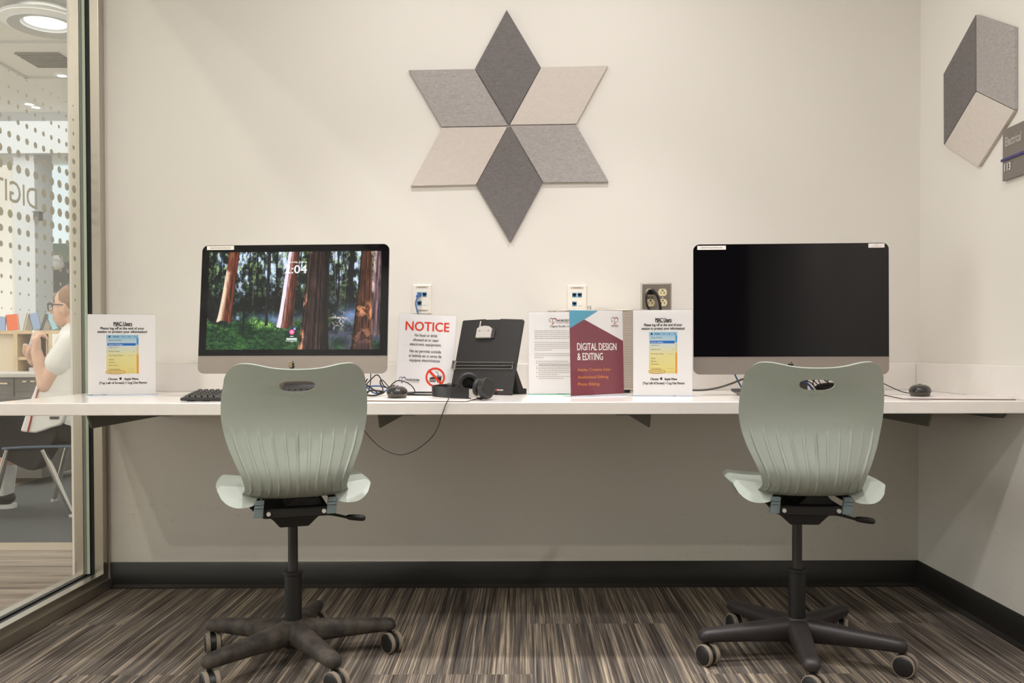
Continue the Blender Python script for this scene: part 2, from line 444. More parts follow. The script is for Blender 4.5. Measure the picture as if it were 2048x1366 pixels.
M['acrylic_edge'] = mat('acrylic_edge', rgb(190, 203, 226), .15)
M['acrylic_green'] = mat('acrylic_edge_green', rgb(110, 196, 172), .15)
M['logo_black'] = mat('logo_gloss', rgb(12, 11, 10), .12)
M['logo_glint_gold'] = mat('logo_glint_paint', rgb(150, 132, 96), .2, .8)
M['ivory'] = mat('ivory_plastic', rgb(222, 208, 168), .4)
M['plate_white'] = mat('plate_plastic', rgb(232, 226, 214), .4)
M['jack_blue'] = mat('jack_blue', rgb(58, 120, 160), .45)
M['cable_blue'] = mat('cable_blue', rgb(62, 110, 172), .45)
M['cable_black'] = mat('cable_black', rgb(26, 23, 21), .5)
M['cable_grey'] = mat('cable_grey', rgb(84, 80, 72), .45)
M['steel'] = mat('stainless_plate', rgb(176, 166, 156), .33, .85, bump=.03, bscale=500)
M['pad'] = mat('mousepad_top', rgb(222, 214, 208), .35, spec=.5)
M['pad_edge'] = mat('mousepad_edge', rgb(96, 70, 60), .7)
M['key'] = mat('keycap', rgb(40, 36, 33), .35)
M['mouse'] = mat('mouse_shell', rgb(44, 41, 38), .3)
M['clear_bar'] = pane_mat('clear_guide', (.9, .9, .9), 1.3, .05, .5)
M['clip_grey'] = mat('clip_grey', rgb(176, 170, 162), .35)
M['cushion'] = mat('ear_cushion', rgb(22, 20, 18), .55, bump=.2, bscale=300)
M['case'] = mat('case_metal', rgb(214, 204, 190), .35, .6)
M['sign_grey'] = mat('sign_grey', rgb(120, 112, 104), .5)
M['sign_blue'] = mat('sign_blue', rgb(48, 46, 112), .35)
M['white'] = mat('white_paint', rgb(238, 238, 236), .5)
M['oak'] = mat('light_oak', rgb(206, 182, 146), .5, var=.08, vscale=12)
M['cream'] = mat('cream_laminate', rgb(214, 198, 172), .5)
M['shelf_dark'] = mat('shelf_interior', rgb(120, 102, 84), .6)
M['col_paint'] = mat('column_paint', rgb(218, 222, 226), .6)
M['chrome'] = mat('chrome_leg', rgb(215, 213, 208), .12, 1.0)
M['dark_cloth'] = mat('charcoal_cloth', rgb(48, 46, 45), .9, spec=.1, bump=.4, bscale=120)
M['blue_grey'] = mat('blue_grey_shell', rgb(84, 94, 112), .6)
M['skin'] = mat('skin', rgb(218, 176, 152), .5, spec=.35, var=.05, vscale=14)
M['hair'] = mat('hair', rgb(150, 116, 92), .6, bump=.5, bscale=90)
M['tee'] = mat('white_cotton', rgb(232, 230, 226), .9, spec=.1, bump=.3, bscale=90)
M['red'] = mat('red_piping', rgb(176, 58, 46), .7)
M['book_orange'] = mat('book_orange', rgb(232, 112, 66), .5)
M['book_blue'] = mat('book_blue', rgb(150, 170, 205), .5)
M['book_sky'] = mat('book_sky', rgb(160, 204, 222), .5)
M['book_grey'] = mat('book_grey', rgb(178, 180, 180), .5)
M['book_dark'] = mat('book_dark', rgb(96, 92, 88), .5)
M['book_tan'] = mat('book_tan', rgb(206, 172, 150), .5)
M['table_dark'] = mat('table_dark', rgb(92, 86, 80), .5)
M['brass'] = mat('drawer_pull', rgb(214, 196, 160), .35, .5)
M['sky_pane'] = mat('daylit_pane', (.80, .91, .97), .5, emit=.85)
M['warm_wall_glow'] = mat('daylit_wall', (1.0, .94, .85), .5, emit=.6)  # daylight on the cream library wall put in as a glow
M['lamp_glow'] = mat('lamp_glow', (1.0, .97, .92), .5, emit=1.6)
M['led'] = mat('led_glow', (1.0, .95, .86), .5, emit=6.0)
# ------------------------------------------------------------------ the room
XL, XR = -1.617, 1.555        # inner face of the glazing frame, right wall
CEIL = 2.75
struct('floor', MB().box(-1.729, 1.70, -6.2, 0.15, -0.10, 0.0), M['carpet'])
struct('wall_back', MB().box(-1.76, 1.70, 0.0, 0.16, 0.0, 4.0), M['wall'])
struct('wall_right', MB().box(XR, 1.70, -6.2, 0.0, 0.0, CEIL), M['wall'])
struct('wall_front', MB().box(-1.729, 1.70, -6.35, -6.2, 0.0, CEIL), M['dim_wall'])
struct('ceiling', MB().box(-1.729, 1.70, -6.35, 0.0, CEIL, CEIL + .1), M['ceiling'])
# baseboards with a coved toe
def base_profile(): return [(0, 0), (-.016, 0), (-.016, .004), (-.010, .010), (-.006, .014), (-.005, .098), (-.003, .1005), (0, .1005)]
mb = MB(); mb.loft([[(x, y, z) for y, z in base_profile()] for x in (-1.61, XR)]); struct('baseboard_back', mb, M['base'], smooth=40)
mb = MB(); mb.loft([[(XR + y, yy, z) for y, z in base_profile()] for yy in (-0.001, -6.2)]); struct('baseboard_right', mb, M['base'], smooth=40)

# glazed partition on the left: frame, gaskets, pane, vinyl dots and lettering
GX = -1.6735
win = bpy.data.objects.new('window_1', None); COL.objects.link(win); win['kind'] = 'structure'
win['label'] = 'glazed aluminium partition with dotted vinyl along the left side of the room'
mb = MB()
Y0, Y1 = -6.2, -0.0005
mb.box(-1.651, -1.617, -.045, Y1, 0.0, CEIL)                     # inner jamb half
mb.box(-1.729, -1.694, -.045, Y1, 0.0, CEIL)                     # outer jamb half
mb.box(-1.694, -1.651, -.012, Y1, 0.0, CEIL)                     # pocket bottom
mb.box(-1.651, -1.617, Y0, -.045, 0.0, .066)                     # inner sill
mb.box(-1.729, -1.694, Y0, -.045, 0.0, .066)
mb.box(-1.694, -1.651, Y0, -.045, 0.0, .050)
mb.box(-1.618, -1.604, Y0, -.0008, 0.0, .040)                    # sill cover strip
mb.box(-1.651, -1.617, Y0, -.045, CEIL - .06, CEIL); mb.box(-1.729, -1.694, Y0, -.045, CEIL - .06, CEIL)
mb.build('frame', M['alu'], win, bevel=.0008, seg=1)
mb = MB()
for x0, x1 in ((-1.6665, -1.651), (-1.694, -1.6805)):
    mb.box(x0, x1, Y0, -.046, .050, .0645)
mb.box(-1.6665, -1.651, -.043, -.012, .0, CEIL)
mb.build('gasket', M['gasket'], win)
mb = MB(); mb.box(-1.694, -1.6805, -.041, -.012, .05, CEIL); mb.build('backer_strip', mat('backer_strip', rgb(92, 88, 82), .6), win)
mb = MB(); mb.box(GX - .006, GX + .006, Y0, -.044, .052, CEIL - .02); mb.build('glass_pane', M['glass'], win)
mb = MB(); mb.box(GX - .0054, GX + .0054, -.0475, -.0445, .066, CEIL - .025); mb.build('glass_edge', M['glass_edge'], win)
# dots: radius swells towards the lettering band
FX = GX - .0075
mb = MB()
DOT_R = {-7: .0033, -6: .005, -5: .007, -4: .0086, -3: .0098, -2: .0118, -1: .0141, 0: .0158, 1: .0163, 2: .0148, 3: .0129, 4: .011, 5: .009, 6: .007, 7: .0054, 8: .0039}
for c in range(46):
    y = 3.285 - c * .0516 - DIST
    for k, r in DOT_R.items():
        if c >= 5 and k in (0, 1) and c < 36: continue           # the lettering sits here
        z = 1.433 + k * .0521
        mb.poly([(FX, y + r * math.cos(2 * PI * q / 20), z + r * math.sin(2 * PI * q / 20)) for q in range(20)])
mb.build('vinyl_dots', M['film'], win)
# DIGITAL ... reads from the corridor, so it is mirrored seen from inside
vs, fs = letters('DIGITAL STUDIO', .102, .006, 'LEFT')
mb = MB(); b0 = len(mb.v)
for x, z in vs: mb.vert((FX, (3.034 - DIST) - x, 1.421 + z))
for f in fs: mb.face(f)
mb.build('lettering', M['film'], win)

# ------------------------------------------------------------------ worktop with upstands, brackets
FRONT = 2.634 - DIST
mb = MB(); mb.prism([(-1.628, FRONT), (XR - .001, FRONT), (XR - .001, -.001), (-1.61, -.001), (-1.61, -.05), (-1.628, -.05)], 'z', DESK - .038, DESK)
tag(mb.build('worktop', M['quartz'], None, bevel=.0025, seg=2), 'long white quartz worktop running the full width of the room', 'worktop')
mb = MB(); mb.box(-1.609, XR - .022, -.021, -.001, DESK + .0002, DESK + .105)
tag(mb.build('backsplash', M['quartz'], None, bevel=.0015), 'low white upstand along the back wall behind the computers', 'backsplash')
mb = MB(); mb.box(XR - .0215, XR - .001, FRONT, -.001, DESK + .0002, DESK + .105)
tag(mb.build('backsplash', M['quartz'], None, bevel=.0015), 'low white upstand along the right wall beside the mouse mat', 'backsplash')
def bracket(px, label):
    x = at_d(px, 857, 2.86).x; z0, z1 = .673, DESK - .0382; y0 = 2.86 - DIST
    mb = MB(); mb.prism([(y0, z0), (-.001, z0 - .0), (-.001, z1), (y0 - .035, z1)], 'x', x - .003, x + .003)
    sgn = 1 if x < 0 else -1
    mb.box(min(x, x + sgn * .05), max(x, x + sgn * .05), y0 - .035, -.001, z1 - .005, z1)
    mb.box(min(x, x + sgn * .05), max(x, x + sgn * .05), -.006, -.001, z0, z1)
    tag(mb.build('shelf_bracket', M['bracket']), label, 'bracket', 'steel brackets under the worktop')
bracket(183, 'grey steel bracket under the worktop beside the glass partition')
bracket(760, 'grey steel bracket under the worktop below the red notice')
bracket(1298, 'grey steel bracket under the worktop below the right log off sign')
bracket(1857, 'grey steel bracket under the worktop below the right mouse')
mb = MB(); mb.prism([(-.60, .705), (-.02, .705), (-.02, DESK - .0385), (-.63, DESK - .0385)], 'x', XR - .03, XR - .0012)
tag(mb.build('support_cleat', M['bracket']), 'grey cleat fixed to the right wall under the worktop end', 'cleat')

# ------------------------------------------------------------------ felt panels
def felt_panel(pts, m, label, wall='y', group='felt panels of the wall star'):
    t = .0125; mb = MB()
    if wall == 'y': q = [on_y(px, py, -t - .0008) for px, py in pts]; mb.loft([[(p.x, -.0008, p.z) for p in q], [(p.x, -t, p.z) for p in q]])
    else: q = [on_x(px, py, XR - t - .0008) for px, py in pts]; mb.loft([[(XR - .0008, p.y, p.z) for p in q], [(XR - t, p.y, p.z) for p in q]])
    return tag(mb.build('felt_panel', m, bevel=.001, seg=1), label, 'wall panel', group)
felt_panel([(1013.4, 19.5), (1081.6, 134.6), (1018, 249.5), (950, 137)], M['felt_dark'], 'dark grey felt diamond at the top of the wall star')
felt_panel([(816.8, 140), (949, 137.6), (1015.2, 251), (883.5, 253.7)], M['felt_mid'], 'mid grey felt diamond on the upper left of the wall star')
felt_panel([(1082.8, 134.2), (1216, 131), (1152.6, 247.5), (1019.8, 249.6)], M['felt_light'], 'pale beige felt diamond on the upper right of the wall star')
felt_panel([(884, 255), (1015, 252.8), (952, 369), (821, 372)], M['felt_light'], 'pale beige felt diamond on the lower left of the wall star')
felt_panel([(1017.6, 252.6), (1085, 365), (1021, 484), (953, 369.7)], M['felt_dark'], 'dark grey felt diamond at the bottom of the wall star')
felt_panel([(1019.8, 251), (1152, 249), (1217.6, 363.6), (1086.4, 365)], M['felt_mid'], 'mid grey felt diamond on the lower right of the wall star')
G2 = 'felt panels of the cube on the side wall'
felt_panel([(1886.4, 147.8), (1950.6, 29.3), (1951, 182), (1887, 289.8)], M['felt_dark'], 'dark grey left panel of the felt cube on the right wall', 'x', G2)
felt_panel([(1951.8, 29.3), (2028, 55), (2028, 219.5), (1952.2, 182)], M['felt_mid'], 'mid grey right panel of the felt cube on the right wall', 'x', G2)
felt_panel([(1951.4, 183.4), (2027.5, 221), (1955, 333.7), (1887.8, 290.4)], M['felt_light'], 'pale beige bottom panel of the felt cube on the right wall', 'x', G2)

# ------------------------------------------------------------------ room sign
sp = on_x(2005.5, 260.5, XR - .012); sq = on_x(2005.5, 362.5, XR - .012)
t = thing('room_sign', 'grey room sign reading Electrical 113 with a blue bar on the right wall', 'sign', (XR, sp.y, sq.z))
zt, zb, ya = sp.z, sq.z, sp.y
zm = on_x(2003, 322, XR - .014).z
mb = MB(); mb.box(XR - .012, XR - .001, ya - .21, ya, zb, zm - .004); mb.box(XR - .012, XR - .001, ya - .21, ya, zm + .004, zt); mb.box(XR - .006, XR - .001, ya - .21, ya, zm - .004, zm + .004)
mb.build('plate', M['sign_grey'], t, world=True, bevel=.0008)
mb = MB(); mb.box(XR - .016, XR - .006, ya - .213, ya + .004, zm - .004, zm + .004); mb.build('blue_bar', M['sign_blue'], t, world=True)
def side_text(body, dy, z, size, depth, width=None):
    vs, fs = letters(body, size, .01, 'LEFT'); k = 1
    if width: k = width / (max(v[0] for v in vs) - min(v[0] for v in vs))
    mb = MB(); mb.col = None; b = 0
    for x, zz in vs: mb.vert((XR - .0125 - depth, ya - dy - x * k, z + zz))
    for f in fs: mb.face(f)
    return mb
e0 = on_x(2010.5, 293, XR - .0125); e1 = on_x(2042, 283, XR - .0125)
mb = side_text('Electrical', ya - e0.y, e0.z, .040, .0002, e0.y - e1.y); mb.build('lettering', mat('sign_text_pale', rgb(190, 184, 176), .5), t, world=True)
e0 = on_x(2009.5, 343, XR - .0125); e1 = on_x(2022, 338, XR - .0125)
mb = side_text('113', ya - e0.y, e0.z, .034, .0015, e0.y - e1.y); mb.build('numerals', M['white'], t, world=True)
# ------------------------------------------------------------------ swivel chairs
def interp(tab, x):
    for (a, va), (b, vb) in zip(tab, tab[1:]):
        if (a - x) * (b - x) <= 0 and a != b: return va + (vb - va) * (x - a) / (b - a)
    return tab[0][1] if abs(x - tab[0][0]) < abs(x - tab[-1][0]) else tab[-1][1]
def hermite_tab(tab, x):      # smooth (monotone in key) interpolation
    ks = [k for k, _ in tab]; 
    if x >= ks[0]: return tab[0][1]
    if x <= ks[-1]: return tab[-1][1]
    for i in range(len(tab) - 1):
        if ks[i] >= x >= ks[i + 1]:
            x0, y0 = tab[i]; x1, y1 = tab[i + 1]
            m0 = (tab[i + 1][1] - tab[i - 1][1]) / (tab[i + 1][0] - tab[i - 1][0]) if i > 0 else (y1 - y0) / (x1 - x0)
            m1 = (tab[i + 2][1] - tab[i][1]) / (tab[i + 2][0] - tab[i][0]) if i + 2 < len(tab) else (y1 - y0) / (x1 - x0)
            h = x1 - x0; t = (x - x0) / h
            return (2*t**3-3*t**2+1)*y0 + (t**3-2*t**2+t)*h*m0 + (-2*t**3+3*t**2)*y1 + (t**3-t**2)*h*m1
# half width of the back against height, and its profile (y, z) from the shoulder down and under
W_TAB = [(.840, .189), (.805, .195), (.75, .1965), (.705, .190), (.66, .177), (.62, .160), (.586, .145), (.565, .138), (.547, .136), (.535, .139), (.526, .147), (.519, .160)]
PROF = [(-.226, .840), (-.213, .80), (-.203, .75), (-.203, .70), (-.213, .66), (-.226, .622), (-.2325, .598), (-.232, .578), (-.224, .557), (-.208, .539), (-.184, .5265), (-.155, .5195), (-.115, .517)]
def drop(o):
    COL.objects.unlink(o); bpy.data.objects.remove(o, do_unlink=True)
def back_shell():
    prof = smooth_path([(0, y, z) for y, z in PROF], 7)
    def ztop(x):
        ax = abs(x); z = .877 + .0165 * math.exp(-((ax - .138) / .062) ** 2)
        if ax > .144: z -= .045 - math.sqrt(max(0, .045 ** 2 - (ax - .144) ** 2))
        return z
    NU, NT = 400, 12
    us = [math.sin((i / NU * 2 - 1) * PI / 2 * .999) * .35 + (i / NU * 2 - 1) * .65 for i in range(NU + 1)]
    mb = MB(); rows = []
    for j in range(NT + 1):
        s = 1 - j / NT; row = []
        for u in us:
            x = .189 * u; z = .840 + s * max(.0004, ztop(x) - .840)
            y = -.226 - (z - .840) * .32 + .052 * u * u
            row.append((x, y, z))
        rows.append(row)
    for p in prof[1:]:
        w = hermite_tab(W_TAB, p.z) if p.z > .519 else .160
        under = max(0, min(1, (-p.y - .115) / .1)) if p.z < .53 else 1
        row = []
        for u in us:
            c = .052 if p.z > .7 else .052 - (.7 - p.z) / .2 * .012
            rib = 0.0
            fade = max(0, min(1, (.722 - .010 * (1 - u * u) - p.z) / .03))
            for k in range(-5, 6):
                q = (u - k * .176) / .0075
                if abs(q) < 14:
                    rib = max(rib, math.exp(-q * q))
                    if k and 0 < q * (1 if k > 0 else -1) < 14: rib = max(rib, .42 * math.exp(-abs(q) / 5.0))
            y = p.y + c * u * u - rib * fade * .0046 * (1 if p.z > .53 else .4)
            z = p.z + (0 if p.z > .545 else .006 * u ** 4)
            row.append((w * u, y, z))
        rows.append(row)
    b = 0
    for r in rows:
        for p in r: mb.vert(p)
    n = NU + 1
    for j in range(len(rows) - 1):
        for i in range(NU): mb.face((j * n + i, j * n + i + 1, (j + 1) * n + i + 1, (j + 1) * n + i))
    o = mb.build('backrest', M['mint'], None, smooth=70)
    sd = o.modifiers.new('s', 'SOLIDIFY'); sd.thickness = .0085; sd.offset = 0.0; sd.use_even_offset = False
    # hand slot
    cut = MB(); pts = []
    zc, hw, hh = .8305, .0475, .0145
    for i in range(48):
        a = 2 * PI * i / 48
        e = 2 / 3.2
        x = hw * math.copysign(abs(math.cos(a)) ** e, math.cos(a)); z = hh * math.copysign(abs(math.sin(a)) ** e, math.sin(a))
        if z < 0: x *= 1 - .22 * (abs(z) / hh) ** 1.5
        pts.append((x, zc + z))
    cut.prism(pts, 'y', -.30, -.10)
    co = cut.build('slot_cutter', M['mint'])
    bo = o.modifiers.new('b', 'BOOLEAN'); bo.operation = 'DIFFERENCE'; bo.object = co; bo.solver = 'EXACT'
    me = apply_mods(o)
    me.polygons.foreach_set('use_smooth', [True] * len(me.polygons)); me.set_sharp_from_angle(angle=R(50))
    drop(o); drop(co)
    return me
def seat_mesh():
    """Shell seat: a flat dish whose rear corners roll into two scooped ears."""
    mb = MB(); rings = []
    st = [(-.172, .0), (-.160, .02), (-.10, .12), (0, .35), (.10, .6), (.18, .85), (.225, .97), (.245, 1.0)]
    for y, t in st:
        hw = interp([(-.172, .210), (-.10, .214), (.0, .213), (.12, .205), (.18, .190), (.225, .158), (.245, .115)], y)
        dip = .028 * max(0, (t - .6) / .4) ** 2
        thick = interp([(-.172, .046), (-.10, .045), (.0, .034), (.12, .026), (.245, .016)], y)
        N = 40; top = []; bot = []
        for i in range(N + 1):
            u = i / N * 2 - 1; x = hw * u; a = abs(u)
            zt = .5575 - .012 * (1 - a ** 3) - dip
            if a > .93: zt -= .010 * ((a - .93) / .07) ** 2
            top.append((x, y, zt))
            if a > .5: k = math.sqrt(max(0, 1 - ((a - .75) / .25) ** 2)); zb = zt - .004 - thick * (k if a > .75 else .62 + .38 * k)
            else: zb = zt - .004 - thick * .62
            if a <= .5: zb = max(zb, .521 - dip)
            bot.append((x, y, zb))
        ring = top + bot[::-1]
        sh = interp([(-.172, 1.15), (-.160, 1.1), (-.10, .55), (0, 0), (.245, 0)], y)
        if sh: ring = [(x, y + (z - .515) * sh , z) for x, _, z in ring]
        rings.append(ring)
    mb.loft(rings)
    o = mb.build('seat', M['mint'], None, smooth=30)
    me = apply_mods(o)
    me.polygons.foreach_set('use_smooth', [True] * len(me.polygons)); me.set_sharp_from_angle(angle=R(32)); drop(o); return me
BACK_ME, SEAT_ME = back_shell(), seat_mesh()
def link(name, me, parent):
    o = bpy.data.objects.new(name, me); COL.objects.link(o); o.parent = parent; return o

def swivel_chair(x, y, yaw, base_deg, leg_mat, label, caster_dirs, lever_dz=-.004):
    t = thing('swivel_chair', label, 'chair', (x, y, 0), yaw, 'mint shell swivel chairs at the worktop')
    link('backrest', BACK_ME, t); link('seat', SEAT_ME, t)
    br = [c for c in t.children if c.name.startswith('backrest')][0]
    vs, fs = letters('AOR', .0135, .01, xs=1.25, space=1.15); e = MB()
    for a, b in vs: e.vert((a, -.2188 - b * .31, .8035 + b))
    for f in fs: e.face(f)
    e.build('embossed_lettering', mat('mint_emboss', rgb(172, 179, 165), .4), br)
    # tilt mechanism
    mb = MB()
    mb.prism([(-.135, .505), (-.10, .468), (-.085, .462), (.085, .462), (.105, .470), (.108, .50), (.098, .50), (.092, .488), (-.092, .488), (-.10, .505)], 'y', -.165, -.145)
    mb.box(-.088, .088, -.168, .10, .463, .487)
    mb.prism([(-.085, .464), (.085, .464), (.060, .444), (.038, .423), (-.042, .423), (-.060, .444)], 'y', -.10, .075)
    mb.prism([(-.03, .487), (.075, .487), (.052, .513), (-.005, .513)], 'y', -.14, .08)
    mb.box(-.135, -.095, -.12, .12, .498, .514); mb.box(.095, .135, -.12, .12, .498, .514)
    mb.build('tilt_mechanism', M['matte_black'], t, bevel=.002, seg=1)
    for sx in (-.105, .092):
        mb = MB(); mb.prism([(sx - .012, .470), (sx + .014, .470), (sx + .018, .516), (sx - .006, .516)], 'y', -.185, -.168)
        for k in range(2): mb.box(sx - .008, sx + .016, -.1875, -.185, .496 + k * .009, .500 + k * .009)
        mb.build('seat_clip', M['mint_dark'], t, bevel=.001, seg=1)
    for sx in (-.076, .074):
        mb = MB(); mb.cyl((sx, -.177, .477), (sx, -.160, .477), .0058, n=16); mb.build('bolt', M['bolt'], t)
    mb = MB(); mb.tube(smooth_path([(.04, -.03, .452), (.075, -.05, .447), (.11, -.055, .444), (.165, -.062, .434 + lever_dz)], 4), .0042, 8)
    lv = mb.build('height_lever', M['matte_black'], t, smooth=40)
    mb = MB(); mb.tube([(.150, -.060, .439 + lever_dz), (.156, -.061, .438 + lever_dz), (.166, -.062, .437 + lever_dz), (.185, -.064, .435 + lever_dz), (.2, -.066, .433 + lever_dz), (.205, -.0665, .4325 + lever_dz)], [.004, .0075, .0085, .0095, .0085, .005], 14)
    mb.build('lever_grip', M['black'], lv, smooth=50)
    mb = MB(); mb.cyl((0, 0, .26), (0, 0, .43), .0145, n=28); mb.build('gas_lift', M['charcoal'], t, smooth=40)
    mb = MB(); mb.lathe([(.001, .06), (.020, .06), (.022, .10), (.0245, .13), (.0255, .262), (.0285, .264), (.0285, .272), (.016, .273), (.001, .273)]); mb.build('column_sleeve', M['matte_black'], t, smooth=40)
    # star base
    mb = MB(); mb.lathe([(.001, .046), (.026, .046), (.040, .062), (.048, .085), (.046, .113), (.035, .124), (.033, .129), (.001, .129)]); mb.build('base_hub', leg_mat, t, smooth=40)
    for k in range(5):
        a = R(base_deg + 72 * k) - yaw
        Mx = Matrix.Rotation(a, 4, 'Z')
        rings = []
        for r, zt, zb, hw in ((.025, .127, .056, .034), (.07, .122, .058, .031), (.15, .115, .062, .028), (.24, .108, .065, .0255), (.282, .1045, .065, .0245), (.297, .100, .067, .021), (.304, .090, .074, .012)):
            N = 16; ring = []
            for i in range(N):
                q = 2 * PI * i / N; cx, cz = math.cos(q), math.sin(q)
                yy = hw * math.copysign(abs(cx) ** .7, cx); zz = (zt + zb) / 2 + (zt - zb) / 2 * math.copysign(abs(cz) ** .75, cz)
                if cz < 0: yy *= .92
                ring.append(Mx @ Vector((r, yy, zz)))
            rings.append(ring)
        mb = MB(); mb.loft(rings); lg = mb.build('leg', leg_mat, t, smooth=50)
        ctr = Mx @ Vector((.287, 0, 0)); d = R(caster_dirs[k]) - yaw
        ax = Vector((math.cos(d), math.sin(d), 0)); fw = Vector((-ax.y, ax.x, 0)); off = ctr + fw * .012
        mb = MB(); mb.m = 0; rw = .0315
        mb.cyl(ctr + Vector((0, 0, .050)), ctr + Vector((0, 0, .075)), .007, n=14)
        mb.tube([off - ax * .0075 + Vector((0, 0, rw)), off + ax * .0075 + Vector((0, 0, rw))], .027, 28)
        for s in (-1, 1):
            p0 = off + Vector((0, 0, rw)) + ax * (s * .0085); p1 = p0 + ax * (s * .0125); p2 = p0 + ax * (s * .0155)
            mb.m = 1; mb.tube([p0, p0 + ax * s * .001, p1 - ax * s * .001, p1], [rw - .002, rw, rw, rw - .001], 32)
            mb.m = 0; mb.tube([p1 - ax * s * .0005, p1 + ax * s * .001, p2], [rw - .003, rw - .004, rw - .009], 32)
        mb.build('caster', [M['black'], M['tread']], lg, smooth=40)
    return t
swivel_chair(-.680, 2.580 - DIST, R(18.5), 90, M['dusty'], 'mint swivel chair with a dusty base in front of the lit forest screen', [225, 205, 215, 235, 225])
swivel_chair(.825, 2.595 - DIST, R(-4.5), -100, M['charcoal'], 'mint swivel chair with a clean dark base in front of the black screen', [215, 228, 160, 200, 212])
# ------------------------------------------------------------------ all-in-one computers
def rounded_rect(w, h, r, n=8, x0=0, z0=0):
    pts = []
    for cx, cz, a0 in ((w / 2 - r, r, -90), (w / 2 - r, h - r, 0), (-w / 2 + r, h - r, 90), (-w / 2 + r, r, 180)):
        for i in range(n + 1):
            a = R(a0 + 90 * i / n); pts.append((x0 + cx + r * math.cos(a), z0 + cz + r * math.sin(a)))
    return pts
CW, CH, CHIN = .650, .4425, .0605
def forest(Wd=440, Hd=246):
    """Picture shown on the display: a redwood grove with ferns and mist."""
    yy, xx = np.mgrid[0:Hd, 0:Wd]; X = (xx + .5) / Wd; Y = (yy + .5) / Hd
    def vn(sx, sy, seed):
        r = np.random.default_rng(seed); g = r.random((sy + 2, sx + 2)); fx = X * sx; fy = Y * sy
        ix = fx.astype(int); iy = fy.astype(int); tx = fx - ix; ty = fy - iy
        tx = tx * tx * (3 - 2 * tx); ty = ty * ty * (3 - 2 * ty)
        return (g[iy, ix] * (1 - tx) + g[iy, ix + 1] * tx) * (1 - ty) + (g[iy + 1, ix] * (1 - tx) + g[iy + 1, ix + 1] * tx) * ty
    def fbm(sx, sy, seed, o=4): return sum(vn(int(sx * 2 ** k), int(sy * 2 ** k), seed + k) * .5 ** (k + 1) for k in range(o)) / (1 - .5 ** o)
    def C(*c): return np.array(c, float)[None, None] / 255
    px_ = np.random.default_rng(5).random((Hd, Wd))
    img = C(16, 26, 28) + (C(84, 108, 74) - C(16, 26, 28)) * (np.clip((fbm(40, 26, 1, 5) - .40) * 3.4, 0, 1) ** 1.3)[..., None]
    def blend(col, a):
        nonlocal img
        img = img * (1 - a[..., None]) + col * a[..., None]
    g_ = lambda x, w: np.exp(-((X - x) / w) ** 2)
    sky = np.clip((fbm(34, 14, 21, 5) + .34 * g_(.19, .045) + .34 * g_(.865, .035) + .24 * g_(.44, .05) + .16 * g_(.335, .04) + .28 * g_(.735, .035) + .16 * g_(.545, .02) + .1 * g_(.09, .04) - .555 - .60 * np.maximum(0, Y - .12)) * 7, 0, 1)
    blend(C(208, 226, 252), sky * .96)
    tw = np.clip((fbm(70, 20, 29, 4) - .52) * 10, 0, 1); blend(C(20, 34, 36), tw * .55 * (Y < .6))
    leaf = np.clip((fbm(60, 40, 41, 4) - .56) * 9, 0, 1) * np.clip(1.25 - Y * 1.5, 0, 1); blend(C(150, 172, 112), leaf * .75)
    dk = np.clip((fbm(46, 14, 45) - .54) * 9, 0, 1); blend(C(10, 18, 24), dk * .72)
    dark = np.exp(-((Y - .54) / .13) ** 2) * .72 * np.clip(1 - .4 * g_(.77, .05), 0, 1); blend(C(12, 18, 22), dark)
    for x, w, y1 in ((.285, .010, .66), (.24, .008, .6), (.40, .013, .66), (.43, .006, .62), (.535, .010, .66), (.755, .012, .6), (.735, .006, .5), (.83, .032, .66), (.80, .006, .5), (.075, .008, .7), (.32, .007, .6), (.19, .004, .5), (.02, .010, .6), (.26, .006, .55), (.77, .006, .55)):
        a = np.clip((w / 2 - np.abs(X - x - .004 * np.sin(Y * 9 + x * 40))) / .002, 0, 1) * (Y < y1); blend(C(22, 24, 30) if w > .0065 else C(96, 90, 86), a * .92)
    mist = np.exp(-((Y - .70) / .06) ** 2) * (g_(.38, .08) * .95 + .6 * g_(.54, .04) + .3 * g_(.2, .1)) + .85 * np.exp(-((Y - .66) / .09) ** 2) * (X > .72) * np.clip((X - .72) * 12, 0, 1)
    blend(C(126, 150, 194), np.clip(mist * (.40 + fbm(18, 14, 61)), 0, .9))
    ground = np.clip((Y - .74) * 9, 0, 1) * (X > .68); blend(C(92, 90, 112), ground * np.clip(.3 + fbm(40, 30, 65), 0, 1) * .9)
    br = np.clip((fbm(90, 50, 67, 4) - .53) * 9, 0, 1) * np.exp(-((Y - .70) / .08) ** 2) * g_(.765, .055); blend(C(232, 208, 198), br * .95)
    bl = .675 + .03 * np.sin(X * 17) + .05 * (X > .30) * np.clip((X - .30) * 4, 0, 1) - .07 * g_(.53, .03) + .05 * (fbm(30, 6, 70) - .5)
    bush = np.clip((Y - bl) * 16, 0, 1) * np.clip((.60 - X) * 30, 0, 1) + .9 * np.clip((Y - .86) * 18, 0, 1) * np.clip((X - .70) * 20, 0, 1) * np.clip((.84 - X) * 12, 0, 1) + np.clip((Y - .9) * 20, 0, 1) * (X > .95)
    fern = fbm(60, 60, 71, 3) * .6 + .4 * px_; lit_ = fbm(14, 12, 79, 3)
    v_ = np.clip((fern - .30) * 1.9, 0, 1) ** 1.3 * np.clip(.25 + 1.7 * (lit_ - .25), .2, 1.2)
    g = C(14, 42, 32) + (C(150, 200, 108) - C(14, 42, 32)) * np.clip(v_ * (.62 + .75 * np.exp(-((Y - .73) / .07) ** 2)), 0, 1)[..., None]
    blend(np.clip(g, 0, 1), np.clip(bush, 0, 1))
